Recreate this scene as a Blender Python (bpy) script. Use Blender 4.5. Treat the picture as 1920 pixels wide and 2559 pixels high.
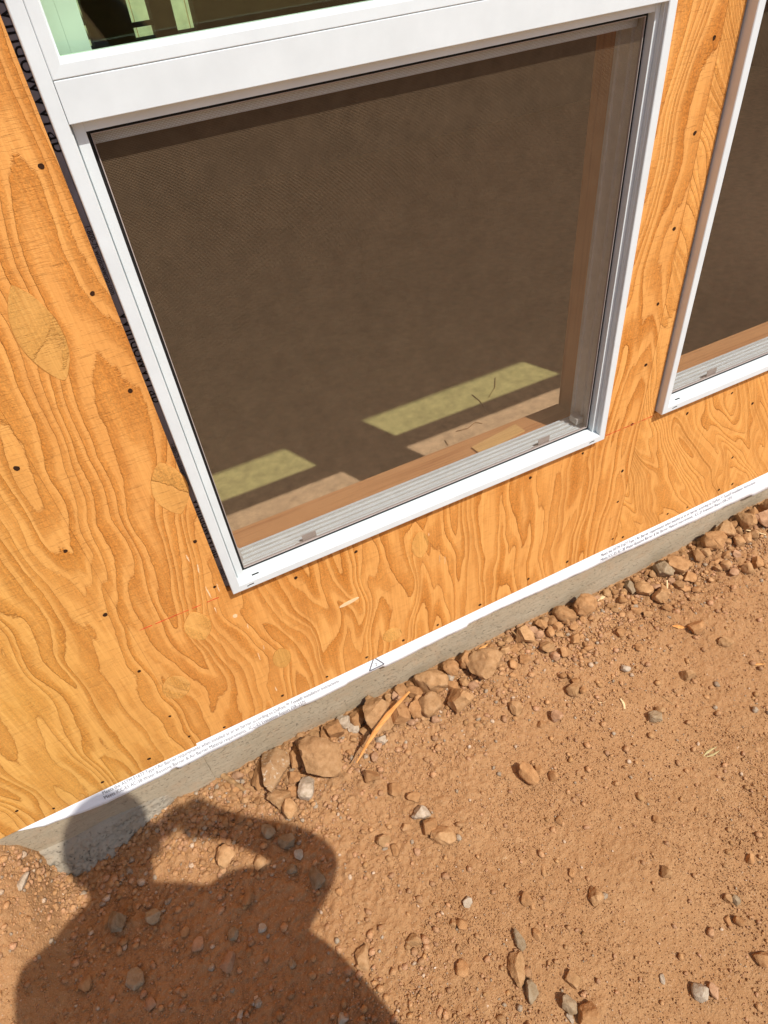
import bpy, bmesh, math, random
import numpy as np
from mathutils import Vector, Matrix

for o in list(bpy.data.objects):
    bpy.data.objects.remove(o, do_unlink=True)
scene = bpy.context.scene
COL = scene.collection
rng = np.random.default_rng(7)
random.seed(7)

# ------------------------------------------------------------------ camera
# world: x along the wall, y into the wall (sheathing face at y = 0), z up (dirt at about z = 0)
CAM = np.array([0.0, -0.932, 1.78])
F, CX, CY = 1667.0, 960.0, 1279.5            # focal length / centre in photo pixels (1920 x 2559)
R = np.array([[0.89140815, 0.3659063, -0.26740248],
              [-0.44385541, 0.58565628, -0.67823233],
              [-0.09156354, 0.72326987, 0.68446827]])
cam_data = bpy.data.cameras.new('camera')
cam_data.sensor_fit = 'VERTICAL'
cam_data.sensor_height = 36.0
cam_data.lens = 36.0 * F / 2559.0
cam_data.clip_start = 0.004
cam_data.clip_end = 500
cam = bpy.data.objects.new('camera', cam_data)
COL.objects.link(cam)
M4 = Matrix([[*R[0], CAM[0]], [*R[1], CAM[1]], [*R[2], CAM[2]], [0, 0, 0, 1]])
cam.matrix_world = M4
scene.camera = cam

# ------------------------------------------------------------------ light
SUN = np.array([-0.217, 0.519, -0.827]); SUN /= np.linalg.norm(SUN)     # direction the light travels
TOSUN = -SUN
el = math.asin(TOSUN[2]); rot = math.atan2(TOSUN[0], TOSUN[1])
world = bpy.data.worlds.new('World'); scene.world = world
world.use_nodes = True
wn = world.node_tree.nodes; wn.clear()
sky = wn.new('ShaderNodeTexSky'); sky.sky_type = 'NISHITA'; sky.sun_disc = False
sky.sun_elevation = el; sky.sun_rotation = rot; sky.air_density = 1.0; sky.dust_density = 1.5
bg = wn.new('ShaderNodeBackground'); bg.inputs[1].default_value = 0.125
wo = wn.new('ShaderNodeOutputWorld')
world.node_tree.links.new(sky.outputs[0], bg.inputs[0]); world.node_tree.links.new(bg.outputs[0], wo.inputs[0])
sd = bpy.data.lights.new('sun', 'SUN'); sd.energy = 4.3; sd.angle = math.radians(0.53); sd.color = (1.0, 0.965, 0.905)
sun = bpy.data.objects.new('sun', sd); COL.objects.link(sun)
sun.rotation_euler = Vector(TOSUN).to_track_quat('Z', 'Y').to_euler(); sun.location = (2, -5, 8)
vs = scene.view_settings
vs.view_transform = 'Standard'; vs.look = 'None'; vs.exposure = 0.06; vs.gamma = 1.0
try: vs.use_curve_mapping = False
except Exception: pass

# ------------------------------------------------------------------ geometry of sight lines (photo pixel -> place)
def ray(px):
    v = np.array([px[0] - CX, -(px[1] - CY), -F]); v /= np.linalg.norm(v)
    return R @ v
def on_y(px, y):
    r = ray(px); return CAM + r * (y - CAM[1]) / r[1]
def on_z(px, z):
    r = ray(px); return CAM + r * (z - CAM[2]) / r[2]

# ------------------------------------------------------------------ helpers
def obj(name, me, mat=None, parent=None, loc=None):
    o = bpy.data.objects.new(name, me); COL.objects.link(o)
    if mat is not None and me is not None and not me.materials: me.materials.append(mat)
    if parent is not None: o.parent = parent
    if loc is not None: o.location = loc
    return o
def thing(name, label, cat, loc=(0, 0, 0), group=None):
    o = bpy.data.objects.new(name, None); COL.objects.link(o); o.location = loc
    o.empty_display_size = 0.05
    return tag(o, label, cat, group)
def tag(o, label=None, cat=None, group=None, kind=None):
    if label: o['label'] = label
    if cat: o['category'] = cat
    if group: o['group'] = group
    if kind: o['kind'] = kind
    return o
class MB:
    """collects boxes, prisms, swept rings and tubes into one mesh"""
    def __init__(s): s.v = []; s.f = []
    def add(s, vs_, fs):
        b = len(s.v); s.v += [tuple(map(float, p)) for p in vs_]; s.f += [tuple(b + i for i in f) for f in fs]
    def box(s, x0, x1, y0, y1, z0, z1):
        s.add([(x0, y0, z0), (x1, y0, z0), (x1, y1, z0), (x0, y1, z0), (x0, y0, z1), (x1, y0, z1), (x1, y1, z1), (x0, y1, z1)],
              [(0, 3, 2, 1), (4, 5, 6, 7), (0, 1, 5, 4), (1, 2, 6, 5), (2, 3, 7, 6), (3, 0, 4, 7)])
    def ring(s, rect, prof, close=False):
        """sweep profile [(inset, y)] round the rectangle (x0, x1, z0, z1) with mitred corners"""
        x0, x1, z0, z1 = rect; vs_ = []
        for (o, y) in prof:
            vs_ += [(x0 + o, y, z0 + o), (x1 - o, y, z0 + o), (x1 - o, y, z1 - o), (x0 + o, y, z1 - o)]
        fs = []; n = len(prof)
        for i in range(n if close else n - 1):
            a = 4 * i; b = 4 * ((i + 1) % n)
            for k in range(4):
                k2 = (k + 1) % 4
                fs.append((a + k, a + k2, b + k2, b + k))
        s.add(vs_, fs)
    def xprof(s, x0, x1, prof):
        """extrude closed profile [(y, z)] along x"""
        n = len(prof)
        vs_ = [(x0, y, z) for y, z in prof] + [(x1, y, z) for y, z in prof]
        fs = [(i, (i + 1) % n, n + (i + 1) % n, n + i) for i in range(n)]
        fs += [tuple(range(n - 1, -1, -1)), tuple(range(n, 2 * n))]
        s.add(vs_, fs)
    def zprof(s, z0, z1, prof):
        n = len(prof)
        vs_ = [(x, y, z0) for x, y in prof] + [(x, y, z1) for x, y in prof]
        fs = [(i, (i + 1) % n, n + (i + 1) % n, n + i) for i in range(n)]
        fs += [tuple(range(n - 1, -1, -1)), tuple(range(n, 2 * n))]
        s.add(vs_, fs)
    def tube(s, pts, rads, n=8, flat=1.0):
        pts = [np.array(p, float) for p in pts]; vs_ = []; m = len(pts)
        for i, p in enumerate(pts):
            t = pts[min(i + 1, m - 1)] - pts[max(i - 1, 0)]; t /= np.linalg.norm(t)
            u = np.cross(t, (0.13, 0.2, 1.0)); u /= np.linalg.norm(u); w = np.cross(t, u)
            for k in range(n):
                a = 2 * math.pi * k / n
                vs_.append(p + rads[i] * (math.cos(a) * u + flat * math.sin(a) * w))
        fs = [(i * n + k, i * n + (k + 1) % n, (i + 1) * n + (k + 1) % n, (i + 1) * n + k) for i in range(m - 1) for k in range(n)]
        fs += [tuple(range(n - 1, -1, -1)), tuple((m - 1) * n + k for k in range(n))]
        s.add(vs_, fs)
    def mesh(s, name, fix=True, smooth=False):
        me = bpy.data.meshes.new(name); me.from_pydata(s.v, [], s.f)
        if fix:
            bm = bmesh.new(); bm.from_mesh(me); bmesh.ops.recalc_face_normals(bm, faces=bm.faces); bm.to_mesh(me); bm.free()
        if smooth:
            me.polygons.foreach_set('use_smooth', [True] * len(me.polygons))
        me.update(); return me
    def build(s, name, mat, parent=None, loc=None, bevel=0.0, **kw):
        o = obj(name, s.mesh(name, **kw), mat, parent, loc)
        if bevel:
            m = o.modifiers.new('bevel', 'BEVEL'); m.width = bevel; m.segments = 2; m.limit_method = 'ANGLE'
        return o
def grid_solid(xs, zs, mask, y0, y1):
    """slab in the xz plane with openings, shared vertices; mask(xc, zc) -> solid?"""
    mb = MB(); nx, nz = len(xs), len(zs); idx = {}
    def V(i, j, k):
        key = (i, j, k)
        if key not in idx:
            idx[key] = len(mb.v); mb.v.append((xs[i], (y0, y1)[k], zs[j]))
        return idx[key]
    S = [[mask((xs[i] + xs[i + 1]) / 2, (zs[j] + zs[j + 1]) / 2) for j in range(nz - 1)] for i in range(nx - 1)]
    g = lambda i, j: 0 <= i < nx - 1 and 0 <= j < nz - 1 and S[i][j]
    for i in range(nx - 1):
        for j in range(nz - 1):
            if not S[i][j]: continue
            mb.f.append((V(i, j, 0), V(i + 1, j, 0), V(i + 1, j + 1, 0), V(i, j + 1, 0)))
            mb.f.append((V(i, j, 1), V(i, j + 1, 1), V(i + 1, j + 1, 1), V(i + 1, j, 1)))
            if not g(i - 1, j): mb.f.append((V(i, j, 0), V(i, j + 1, 0), V(i, j + 1, 1), V(i, j, 1)))
            if not g(i + 1, j): mb.f.append((V(i + 1, j, 0), V(i + 1, j, 1), V(i + 1, j + 1, 1), V(i + 1, j + 1, 0)))
            if not g(i, j - 1): mb.f.append((V(i, j, 0), V(i, j, 1), V(i + 1, j, 1), V(i + 1, j, 0)))
            if not g(i, j + 1): mb.f.append((V(i, j + 1, 0), V(i + 1, j + 1, 0), V(i + 1, j + 1, 1), V(i, j + 1, 1)))
    return mb

# ---- numpy noise
def _h(ix, iy, seed):
    n = (ix.astype(np.int64) * 374761393 + iy.astype(np.int64) * 668265263 + seed * 974634777) & 0xffffffff
    n = ((n ^ (n >> 13)) * 1274126177) & 0xffffffff
    return ((n ^ (n >> 16)) & 0xffffff) / float(0xffffff)
def vnoise(x, y, seed=0):
    ix = np.floor(x); iy = np.floor(y); fx = x - ix; fy = y - iy
    fx = fx * fx * (3 - 2 * fx); fy = fy * fy * (3 - 2 * fy)
    a = _h(ix, iy, seed); b = _h(ix + 1, iy, seed); c = _h(ix, iy + 1, seed); d = _h(ix + 1, iy + 1, seed)
    return (a + (b - a) * fx) * (1 - fy) + (c + (d - c) * fx) * fy
def fbm(x, y, seed=0, octv=4, gain=0.5):
    s = 0; a = 1; t = 0
    for i in range(octv):
        s = s + a * (vnoise(x * 2 ** i + 17.3 * i, y * 2 ** i - 9.1 * i, seed + i) - 0.5); t += a; a *= gain
    return s / t * 2
def worley(x, y, seed=0):
    """distance to nearest jittered point, and that cell's random value"""
    ix = np.floor(x); iy = np.floor(y)
    best = np.full(x.shape, 9.0); sec = np.full(x.shape, 9.0); val = np.zeros(x.shape)
    for dx in (-1, 0, 1):
        for dy in (-1, 0, 1):
            cx = ix + dx; cy = iy + dy
            px = cx + _h(cx, cy, seed + 1); py = cy + _h(cx, cy, seed + 2)
            d = np.hypot(x - px, y - py); m = d < best
            sec = np.where(m, best, np.minimum(sec, d))
            val = np.where(m, _h(cx, cy, seed + 3), val); best = np.where(m, d, best)
    return best, sec, val

# ------------------------------------------------------------------ materials
class NT:
    def __init__(s, name):
        s.m = bpy.data.materials.new(name); s.m.use_nodes = True
        s.n = s.m.node_tree.nodes; s.l = s.m.node_tree.links; s.n.clear()
        s.out = s.n.new('ShaderNodeOutputMaterial')
    def node(s, t, **kw):
        n = s.n.new(t)
        for k, v in kw.items():
            if k == 'op': n.operation = v
            elif k.startswith('i_'): n.inputs[k[2:]].default_value = v
            else: setattr(n, k, v)
        return n
    def link(s, a, b): s.l.new(a, b)
    def val(s, x): return x
    def math(s, op, a, b=None, c=None, clamp=False):
        n = s.n.new('ShaderNodeMath'); n.operation = op; n.use_clamp = clamp
        for i, q in enumerate((a, b, c)):
            if q is None: continue
            if isinstance(q, (int, float)): n.inputs[i].default_value = q
            else: s.l.new(q, n.inputs[i])
        return n.outputs[0]
    def coord(s, scale=(1, 1, 1), loc=(0, 0, 0), rot=(0, 0, 0), space='Object'):
        tc = s.n.new('ShaderNodeTexCoord'); mp = s.n.new('ShaderNodeMapping')
        mp.inputs['Scale'].default_value = scale; mp.inputs['Location'].default_value = loc; mp.inputs['Rotation'].default_value = rot
        s.l.new(tc.outputs[space], mp.inputs['Vector']); return mp.outputs[0]
    def noise(s, vec, scale=1.0, detail=2.0, rough=0.5, dist=0.0):
        n = s.n.new('ShaderNodeTexNoise'); n.inputs['Scale'].default_value = scale; n.inputs['Detail'].default_value = detail
        n.inputs['Roughness'].default_value = rough; n.inputs['Distortion'].default_value = dist
        s.l.new(vec, n.inputs['Vector']); return n.outputs['Fac']
    def ramp(s, fac, stops, interp='LINEAR'):
        n = s.n.new('ShaderNodeValToRGB'); cr = n.color_ramp; cr.interpolation = interp
        while len(cr.elements) > 1: cr.elements.remove(cr.elements[-1])
        cr.elements[0].position = stops[0][0]; cr.elements[0].color = (*stops[0][1], 1)
        for p, c in stops[1:]:
            e = cr.elements.new(p); e.color = (*c, 1)
        s.l.new(fac, n.inputs['Fac']); return n.outputs['Color']
    def mix(s, fac, a, b, mode='MIX'):
        n = s.n.new('ShaderNodeMix'); n.data_type = 'RGBA'; n.blend_type = mode
        for sock, q in ((n.inputs['Factor'], fac), (n.inputs['A'], a), (n.inputs['B'], b)):
            pass
        fs = [i for i in n.inputs if i.name == 'Factor' and i.type == 'VALUE'][0]
        As = [i for i in n.inputs if i.name == 'A' and i.type == 'RGBA'][0]; Bs = [i for i in n.inputs if i.name == 'B' and i.type == 'RGBA'][0]
        for sock, q in ((fs, fac), (As, a), (Bs, b)):
            if isinstance(q, (int, float)): sock.default_value = q
            elif isinstance(q, tuple): sock.default_value = (*q, 1)
            else: s.l.new(q, sock)
        return [o for o in n.outputs if o.type == 'RGBA'][0]
    def bump(s, h, strength=0.3, dist=0.001, normal=None):
        n = s.n.new('ShaderNodeBump'); n.inputs['Strength'].default_value = strength; n.inputs['Distance'].default_value = dist
        s.l.new(h, n.inputs['Height'])
        if normal is not None: s.l.new(normal, n.inputs['Normal'])
        return n.outputs[0]
    def bsdf(s, color, rough=0.7, normal=None, spec=0.5, metallic=0.0):
        b = s.n.new('ShaderNodeBsdfPrincipled')
        if isinstance(color, tuple): b.inputs['Base Color'].default_value = (*color, 1)
        else: s.l.new(color, b.inputs['Base Color'])
        if isinstance(rough, (int, float)): b.inputs['Roughness'].default_value = rough
        else: s.l.new(rough, b.inputs['Roughness'])
        b.inputs['Specular IOR Level'].default_value = spec; b.inputs['Metallic'].default_value = metallic
        if normal is not None: s.l.new(normal, b.inputs['Normal'])
        s.l.new(b.outputs[0], s.out.inputs[0]); return b

def mat_plain(name, col, rough=0.6, spec=0.4, var=0.06, scale=20, bump=0.0, bscale=300):
    t = NT(name); c = t.coord()
    n = t.noise(c, scale, 4, 0.6)
    lo = tuple(v * (1 - var) for v in col); hi = tuple(min(1, v * (1 + var)) for v in col)
    color = t.ramp(n, [(0.3, lo), (0.7, hi)])
    nor = t.bump(t.noise(c, bscale, 3, 0.6), bump, 0.001) if bump else None
    t.bsdf(color, rough, nor, spec); return t.m

def mat_plywood(name, seed, light, dark, line, sx=9.0, sz=0.85, rings=9.0, lean=0.0, warp=0.35, wobble=0.5, yellow=False):
    """rotary-cut softwood face: stepped growth bands, sharp on one edge and fading on the other"""
    t = NT(name)
    tc = t.n.new('ShaderNodeTexCoord'); sp = t.n.new('ShaderNodeSeparateXYZ'); t.link(tc.outputs['Object'], sp.inputs[0])
    X, Z = sp.outputs[0], sp.outputs[2]
    def vec(ax, az, off=0.0):
        cb = t.n.new('ShaderNodeCombineXYZ')
        t.link(t.math('MULTIPLY_ADD', X, ax, off + seed * 3.7), cb.inputs[0]); t.link(t.math('MULTIPLY_ADD', Z, az, off * 1.7 + seed), cb.inputs[1])
        cb.inputs[2].default_value = seed * 1.31; return cb.outputs[0]
    w1 = t.noise(vec(1.8, 2.2, 3), 1.0, 2, 0.5)
    Xw = t.math('ADD', X, t.math('MULTIPLY', t.math('SUBTRACT', w1, 0.5), warp))
    Xw = t.math('ADD', Xw, t.math('MULTIPLY', Z, lean))
    cb = t.n.new('ShaderNodeCombineXYZ')
    t.link(t.math('MULTIPLY_ADD', Xw, sx, seed * 2.3), cb.inputs[0]); t.link(t.math('MULTIPLY_ADD', Z, sz, seed * 0.7), cb.inputs[1]); cb.inputs[2].default_value = seed
    big = t.noise(cb.outputs[0], 1.0, 2.6, 0.42)
    wob = t.noise(vec(30, 10, 5), 1.0, 4, 0.6)                 # wavering of the band edges
    jag = t.noise(vec(60, 520, 9), 1.0, 2, 0.6)               # fibre-scale jaggedness
    ring = t.math('MULTIPLY', big, rings)
    ring = t.math('ADD', ring, t.math('MULTIPLY', Xw, 2.4))
    ring = t.math('ADD', ring, t.math('MULTIPLY', t.math('SUBTRACT', wob, 0.5), wobble))
    ring = t.math('ADD', ring, t.math('MULTIPLY', t.math('SUBTRACT', jag, 0.5), 0.14))
    fr = t.math('FRACT', ring)
    cell = t.math('FLOOR', ring)
    wn_ = t.n.new('ShaderNodeTexWhiteNoise'); wn_.noise_dimensions = '1D'; t.link(cell, wn_.inputs['W'])
    cellr = wn_.outputs['Value']
    band = t.ramp(fr, [(0.0, (0, 0, 0)), (0.34, (0.05, 0.05, 0.05)), (0.52, (0.62, 0.62, 0.62)), (0.88, (0.92, 0.92, 0.92)), (0.965, (1, 1, 1)), (0.992, (0.25, 0.25, 0.25)), (1.0, (0.0, 0.0, 0.0))])
    bandf = t.math('MULTIPLY', band, t.math('MULTIPLY_ADD', cellr, 0.55, 0.45))
    edge = t.ramp(fr, [(0.0, (0.5, 0.5, 0.5)), (0.035, (0, 0, 0)), (0.93, (0, 0, 0)), (0.985, (1, 1, 1)), (1.0, (0.5, 0.5, 0.5))])
    grain = t.noise(vec(420, 260, 2), 1.0, 3, 0.7)
    grain2 = t.noise(vec(900, 900, 4), 1.0, 2, 0.6)
    checks = t.noise(vec(28, 900, 6), 1.0, 2, 0.7)
    pores = t.noise(vec(700, 26, 8), 1.0, 2, 0.6)
    patch = t.noise(vec(2.6, 2.6, 1), 1.0, 3, 0.55)
    lightv = t.mix(t.math('MULTIPLY', patch, 0.8, clamp=True), light, tuple(v * k for v, k in zip(light, (0.93, 0.80, 0.62))))
    darkv = t.mix(t.math('MULTIPLY_ADD', grain, 3.2, -1.15, clamp=True), tuple(v * 0.66 for v in dark), tuple(min(1, v * 1.30) for v in dark))
    col = t.mix(bandf, lightv, darkv)
    col = t.mix(t.math('MULTIPLY', t.math('MULTIPLY', edge, t.math('MULTIPLY_ADD', wob, 1.6, -0.35, clamp=True)), 0.60), col, line)
    fib = t.noise(vec(300, 7, 13), 1.0, 4, 0.7); fib2 = t.noise(vec(70, 2.2, 17), 1.0, 3, 0.6)
    fm = t.math('MULTIPLY_ADD', fib, 0.50, 0.75); fm = t.math('MULTIPLY', fm, t.math('MULTIPLY_ADD', fib2, 0.34, 0.83))
    fc = t.n.new('ShaderNodeCombineColor'); t.link(fm, fc.inputs[0]); t.link(t.math('POWER', fm, 1.5), fc.inputs[1]); t.link(t.math('POWER', fm, 2.0), fc.inputs[2])
    col = t.mix(0.9, col, fc.outputs[0], 'MULTIPLY')
    if yellow:
        yf = t.math('MULTIPLY_ADD', X, -3.2, -0.30, clamp=True)
        yf = t.math('MULTIPLY', yf, t.math('MULTIPLY_ADD', patch, 1.4, 0.1, clamp=True))
        col = t.mix(yf, col, t.mix(1.0, col, (0.97, 1.12, 1.05), 'MULTIPLY'))
    chk = t.ramp(checks, [(0.0, (1, 1, 1)), (0.33, (1, 1, 1)), (0.40, (0, 0, 0)), (1, (0, 0, 0))])
    col = t.mix(t.math('MULTIPLY', chk, 0.28), col, tuple(v * 0.7 for v in dark))
    por = t.ramp(pores, [(0.0, (1, 1, 1)), (0.30, (0.7, 0.7, 0.7)), (0.38, (0, 0, 0)), (1, (0, 0, 0))])
    col = t.mix(t.math('MULTIPLY', por, 0.22), col, line)
    hgt = t.math('ADD', t.math('MULTIPLY', t.math('MULTIPLY', grain, bandf), 1.3), t.math('MULTIPLY', grain2, 0.25))
    hgt = t.math('ADD', hgt, t.math('MULTIPLY', bandf, 0.5))
    hgt = t.math('SUBTRACT', hgt, t.math('MULTIPLY', edge, 0.5))
    hgt = t.math('SUBTRACT', hgt, t.math('MULTIPLY', chk, 0.25))
    t.bsdf(col, 0.72, t.bump(hgt, 0.8, 0.0016), 0.25)
    return t.m

def mat_lumber(name, light, dark, axis=0, seed=0.0):
    t = NT(name)
    sc = [220, 220, 220]; sc[axis] = 6
    c = t.coord(tuple(sc), (seed, seed, seed))
    n = t.noise(c, 0.5, 3, 0.6, 0.4); n2 = t.noise(t.coord((9, 9, 9)), 1.0, 3)
    col = t.ramp(n, [(0.3, dark), (0.55, light), (0.8, tuple(v * 0.92 for v in light))])
    col = t.mix(t.math('MULTIPLY', n2, 0.35), col, dark)
    t.bsdf(col, 0.7, t.bump(n, 0.3, 0.001), 0.3); return t.m

def mat_soil(name, attr=False, tint=(1, 1, 1)):
    t = NT(name); c = t.coord(space='Object') if not attr else t.coord()
    geo = t.n.new('ShaderNodeNewGeometry')
    mp = t.n.new('ShaderNodeMapping'); t.link(geo.outputs['Position'], mp.inputs['Vector']); P = mp.outputs[0]
    a = t.noise(P, 3.2, 4, 0.6); b = t.noise(P, 22, 5, 0.65); d = t.noise(P, 260, 4, 0.7); e = t.noise(P, 900, 2, 0.6)
    base = t.ramp(a, [(0.32, (0.352, 0.180, 0.075)), (0.5, (0.392, 0.208, 0.090)), (0.68, (0.440, 0.245, 0.112))])
    col = t.mix(t.math('MULTIPLY_ADD', b, 2.2, -0.75, clamp=True), base, t.ramp(b, [(0.3, (0.280, 0.136, 0.056)), (0.7, (0.460, 0.262, 0.122))]))
    col = t.mix(t.math('MULTIPLY_ADD', d, 3.0, -1.55, clamp=True), col, (0.54, 0.30, 0.15))
    col = t.mix(t.math('MULTIPLY_ADD', d, -3.2, 1.25, clamp=True), col, (0.20, 0.086, 0.037))
    spk = t.math('GREATER_THAN', t.noise(P, 420, 1, 0.5), 0.735)
    col = t.mix(t.math('MULTIPLY', spk, 0.7), col, (0.66, 0.52, 0.40))
    if attr:
        at = t.n.new('ShaderNodeAttribute'); at.attribute_name = 'tone'
        col = t.mix(0.85, col, at.outputs['Color'], 'MULTIPLY')
        col = t.mix(1.0, col, (1.25, 1.25, 1.25), 'MULTIPLY')
    if tint != (1, 1, 1): col = t.mix(1.0, col, tint, 'MULTIPLY')
    def crumbs(sc):
        vo = t.n.new('ShaderNodeTexVoronoi'); vo.feature = 'F1'; vo.inputs['Scale'].default_value = sc; t.link(P, vo.inputs['Vector'])
        sp = t.n.new('ShaderNodeSeparateColor'); t.link(vo.outputs['Color'], sp.inputs[0])
        return t.math('MULTIPLY', t.math('SUBTRACT', 0.75, vo.outputs['Distance'], clamp=True), t.math('POWER', sp.outputs[0], 1.6))
    k1, k2 = crumbs(190), crumbs(400)
    h = t.math('ADD', t.math('MULTIPLY', d, 0.8), t.math('MULTIPLY', e, 0.35))
    h = t.math('ADD', h, t.math('ADD', t.math('MULTIPLY', k1, 1.4), t.math('MULTIPLY', k2, 1.0)))
    col = t.mix(t.math('MULTIPLY', t.math('ADD', k1, k2), 0.55, clamp=True), col, (0.48, 0.285, 0.145))
    t.bsdf(col, 0.95, t.bump(h, 0.75, 0.0026), 0.12)
    return t.m

def mat_rock(name, c1, c2, c3, spots=None, scale=60):
    t = NT(name); P = t.coord()
    oi = t.n.new('ShaderNodeObjectInfo')
    ad = t.n.new('ShaderNodeVectorMath'); ad.operation = 'ADD'; t.link(P, ad.inputs[0])
    cb = t.n.new('ShaderNodeCombineXYZ'); t.link(t.math('MULTIPLY', oi.outputs['Random'], 17.0), cb.inputs[0]); t.link(cb.outputs[0], ad.inputs[1]); P = ad.outputs[0]
    a = t.noise(P, scale, 5, 0.65); b = t.noise(P, scale * 7, 3, 0.7)
    col = t.ramp(a, [(0.3, c1), (0.5, c2), (0.72, c3)])
    col = t.mix(t.math('MULTIPLY_ADD', b, -3.0, 1.2, clamp=True), col, tuple(v * 0.62 for v in c1))
    if spots:
        sp = t.noise(P, scale * 1.6, 3, 0.7)
        col = t.mix(t.math('MULTIPLY_ADD', sp, 9.0, -5.2, clamp=True), col, spots)
    br = t.math('MULTIPLY_ADD', oi.outputs['Random'], 0.28, 0.86)
    hs = t.n.new('ShaderNodeHueSaturation'); t.link(br, hs.inputs['Value']); t.link(col, hs.inputs['Color']); col = hs.outputs[0]
    h = t.math('ADD', a, t.math('MULTIPLY', b, 0.5))
    t.bsdf(col, 0.93, t.bump(h, 0.8, 0.003), 0.15); return t.m

def mat_concrete(name, c1, c2, rough_bump=0.5, streak=True):
    t = NT(name); P = t.coord()
    S = t.coord((14.0, 14.0, 160.0)); a = t.noise(P, 6, 4, 0.6); s = t.noise(S, 1.0, 4, 0.65); f = t.noise(P, 260, 4, 0.75)
    col = t.ramp(a, [(0.3, c1), (0.7, c2)])
    if streak: col = t.mix(t.math('MULTIPLY_ADD', s, 1.6, -0.6, clamp=True), col, tuple(v * 0.72 for v in c1))
    col = t.mix(t.math('MULTIPLY_ADD', f, -4.5, 1.85, clamp=True), col, tuple(v * 0.6 for v in c1))
    pit = t.noise(t.coord((1.0, 1.0, 2.2)), 130, 3, 0.65)
    pits = t.math('MULTIPLY_ADD', pit, -11.0, 4.3, clamp=True)
    col = t.mix(t.math('MULTIPLY', pits, 0.75), col, tuple(v * 0.42 for v in c1))
    dust = t.noise(P, 14, 6, 0.75)
    col = t.mix(t.math('MULTIPLY_ADD', dust, 2.0, -1.0, clamp=True), col, (0.50, 0.32, 0.185))
    h = t.math('ADD', t.math('MULTIPLY', f, 0.6), t.math('MULTIPLY', s, 0.6 if streak else 0.0))
    h = t.math('SUBTRACT', h, t.math('MULTIPLY', pits, 1.2))
    t.bsdf(col, 0.9, t.bump(h, rough_bump, 0.002), 0.2); return t.m

def mat_glass(name, tint):
    t = NT(name)
    tr = t.n.new('ShaderNodeBsdfTransparent'); tr.inputs[0].default_value = (*tint, 1)
    gl = t.n.new('ShaderNodeBsdfGlossy'); gl.inputs['Roughness'].default_value = 0.01
    g = t.n.new('ShaderNodeNewGeometry'); dt = t.n.new('ShaderNodeVectorMath'); dt.operation = 'DOT_PRODUCT'
    t.link(g.outputs['Incoming'], dt.inputs[0]); t.link(g.outputs['Normal'], dt.inputs[1])
    c1 = t.math('SUBTRACT', 1.0, t.math('ABSOLUTE', dt.outputs['Value']), clamp=True)
    fr = t.math('MULTIPLY_ADD', t.math('POWER', c1, 5.0), 0.96, 0.04)
    mx = t.n.new('ShaderNodeMixShader')
    t.link(fr, mx.inputs[0]); t.link(tr.outputs[0], mx.inputs[1]); t.link(gl.outputs[0], mx.inputs[2])
    t.link(mx.outputs[0], t.out.inputs[0]); return t.m

M_vinyl = mat_plain('white_vinyl', (0.705, 0.750, 0.755), 0.42, 0.4, 0.045, 16, 0.06, 60)
M_vinyl_in = mat_plain('shaded_vinyl_track', (0.56, 0.55, 0.51), 0.5, 0.4, 0.10, 60)  # white vinyl with the shade behind the screen put into its colour
M_black = mat_plain('gap_shade_black', (0.012, 0.011, 0.010), 0.6, 0.3, 0.2)  # black put in for the shade inside the screen gap and weep slots
M_spline = mat_plain('screen_edge', (0.42, 0.36, 0.33), 0.6, 0.3)
M_mesh = mat_plain('charcoal_fibreglass', (0.275, 0.185, 0.108), 0.75, 0.12, 0.12, 40)
M_glass = mat_glass('window_glass', (0.90, 0.97, 0.88))
M_glass2 = mat_glass('sash_glass', (0.90, 0.97, 0.88))
M_plyB = mat_plywood('plywood_orange', 8.0, (0.83, 0.412, 0.120), (0.60, 0.215, 0.032), (0.38, 0.125, 0.020), 6.4, 0.70, 24.0, -0.04, 0.16, 0.80, True)
M_plyA = M_plyB                               # the face grain runs on across the tight joint
M_plyC = mat_plywood('plywood_wavy', 12.0, (0.82, 0.405, 0.115), (0.66, 0.262, 0.048), (0.44, 0.165, 0.030), 6.0, 1.1, 34.0, 0.55, 0.18, 0.45)
M_patch = mat_plywood('plywood_plug', 21.0, (0.80, 0.425, 0.125), (0.70, 0.340, 0.080), (0.60, 0.28, 0.07), 14.0, 3.0, 5.0, 0.5, 0.1)
M_patch2 = mat_plywood('plywood_plug_olive', 29.0, (0.74, 0.400, 0.115), (0.63, 0.310, 0.070), (0.52, 0.25, 0.06), 14.0, 3.0, 5.0, -0.6, 0.1)
M_rim = mat_plain('glue_line', (0.44, 0.19, 0.04), 0.8, 0.2, 0.3, 60)
M_splint = mat_plain('torn_face_veneer', (0.86, 0.62, 0.36), 0.8, 0.2, 0.1, 200)
M_hole = mat_plain('nail_recess', (0.045, 0.020, 0.010), 0.9, 0.1, 0.2)
M_nail = mat_plain('nail_steel', (0.10, 0.075, 0.06), 0.5, 0.4, 0.2)
M_chalk = mat_plain('red_chalk', (0.62, 0.075, 0.03), 0.9, 0.1, 0.35, 90)
M_lumber = mat_lumber('fir_lumber', (0.62, 0.30, 0.12), (0.44, 0.18, 0.065), 0)
M_lumberz = mat_lumber('fir_lumber_upright', (0.62, 0.30, 0.12), (0.44, 0.18, 0.065), 2, 5)
M_shim = mat_lumber('pale_shim', (0.74, 0.44, 0.17), (0.60, 0.32, 0.11), 0, 9)
M_wrap = mat_plain('house_wrap', (0.88, 0.89, 0.90), 0.6, 0.3, 0.02, 30, 0.12, 700)
M_ink = mat_plain('grey_ink', (0.16, 0.16, 0.18), 0.7, 0.2)
M_flash = mat_plain('grey_flashing', (0.40, 0.40, 0.45), 0.55, 0.4, 0.12, 30)
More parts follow.
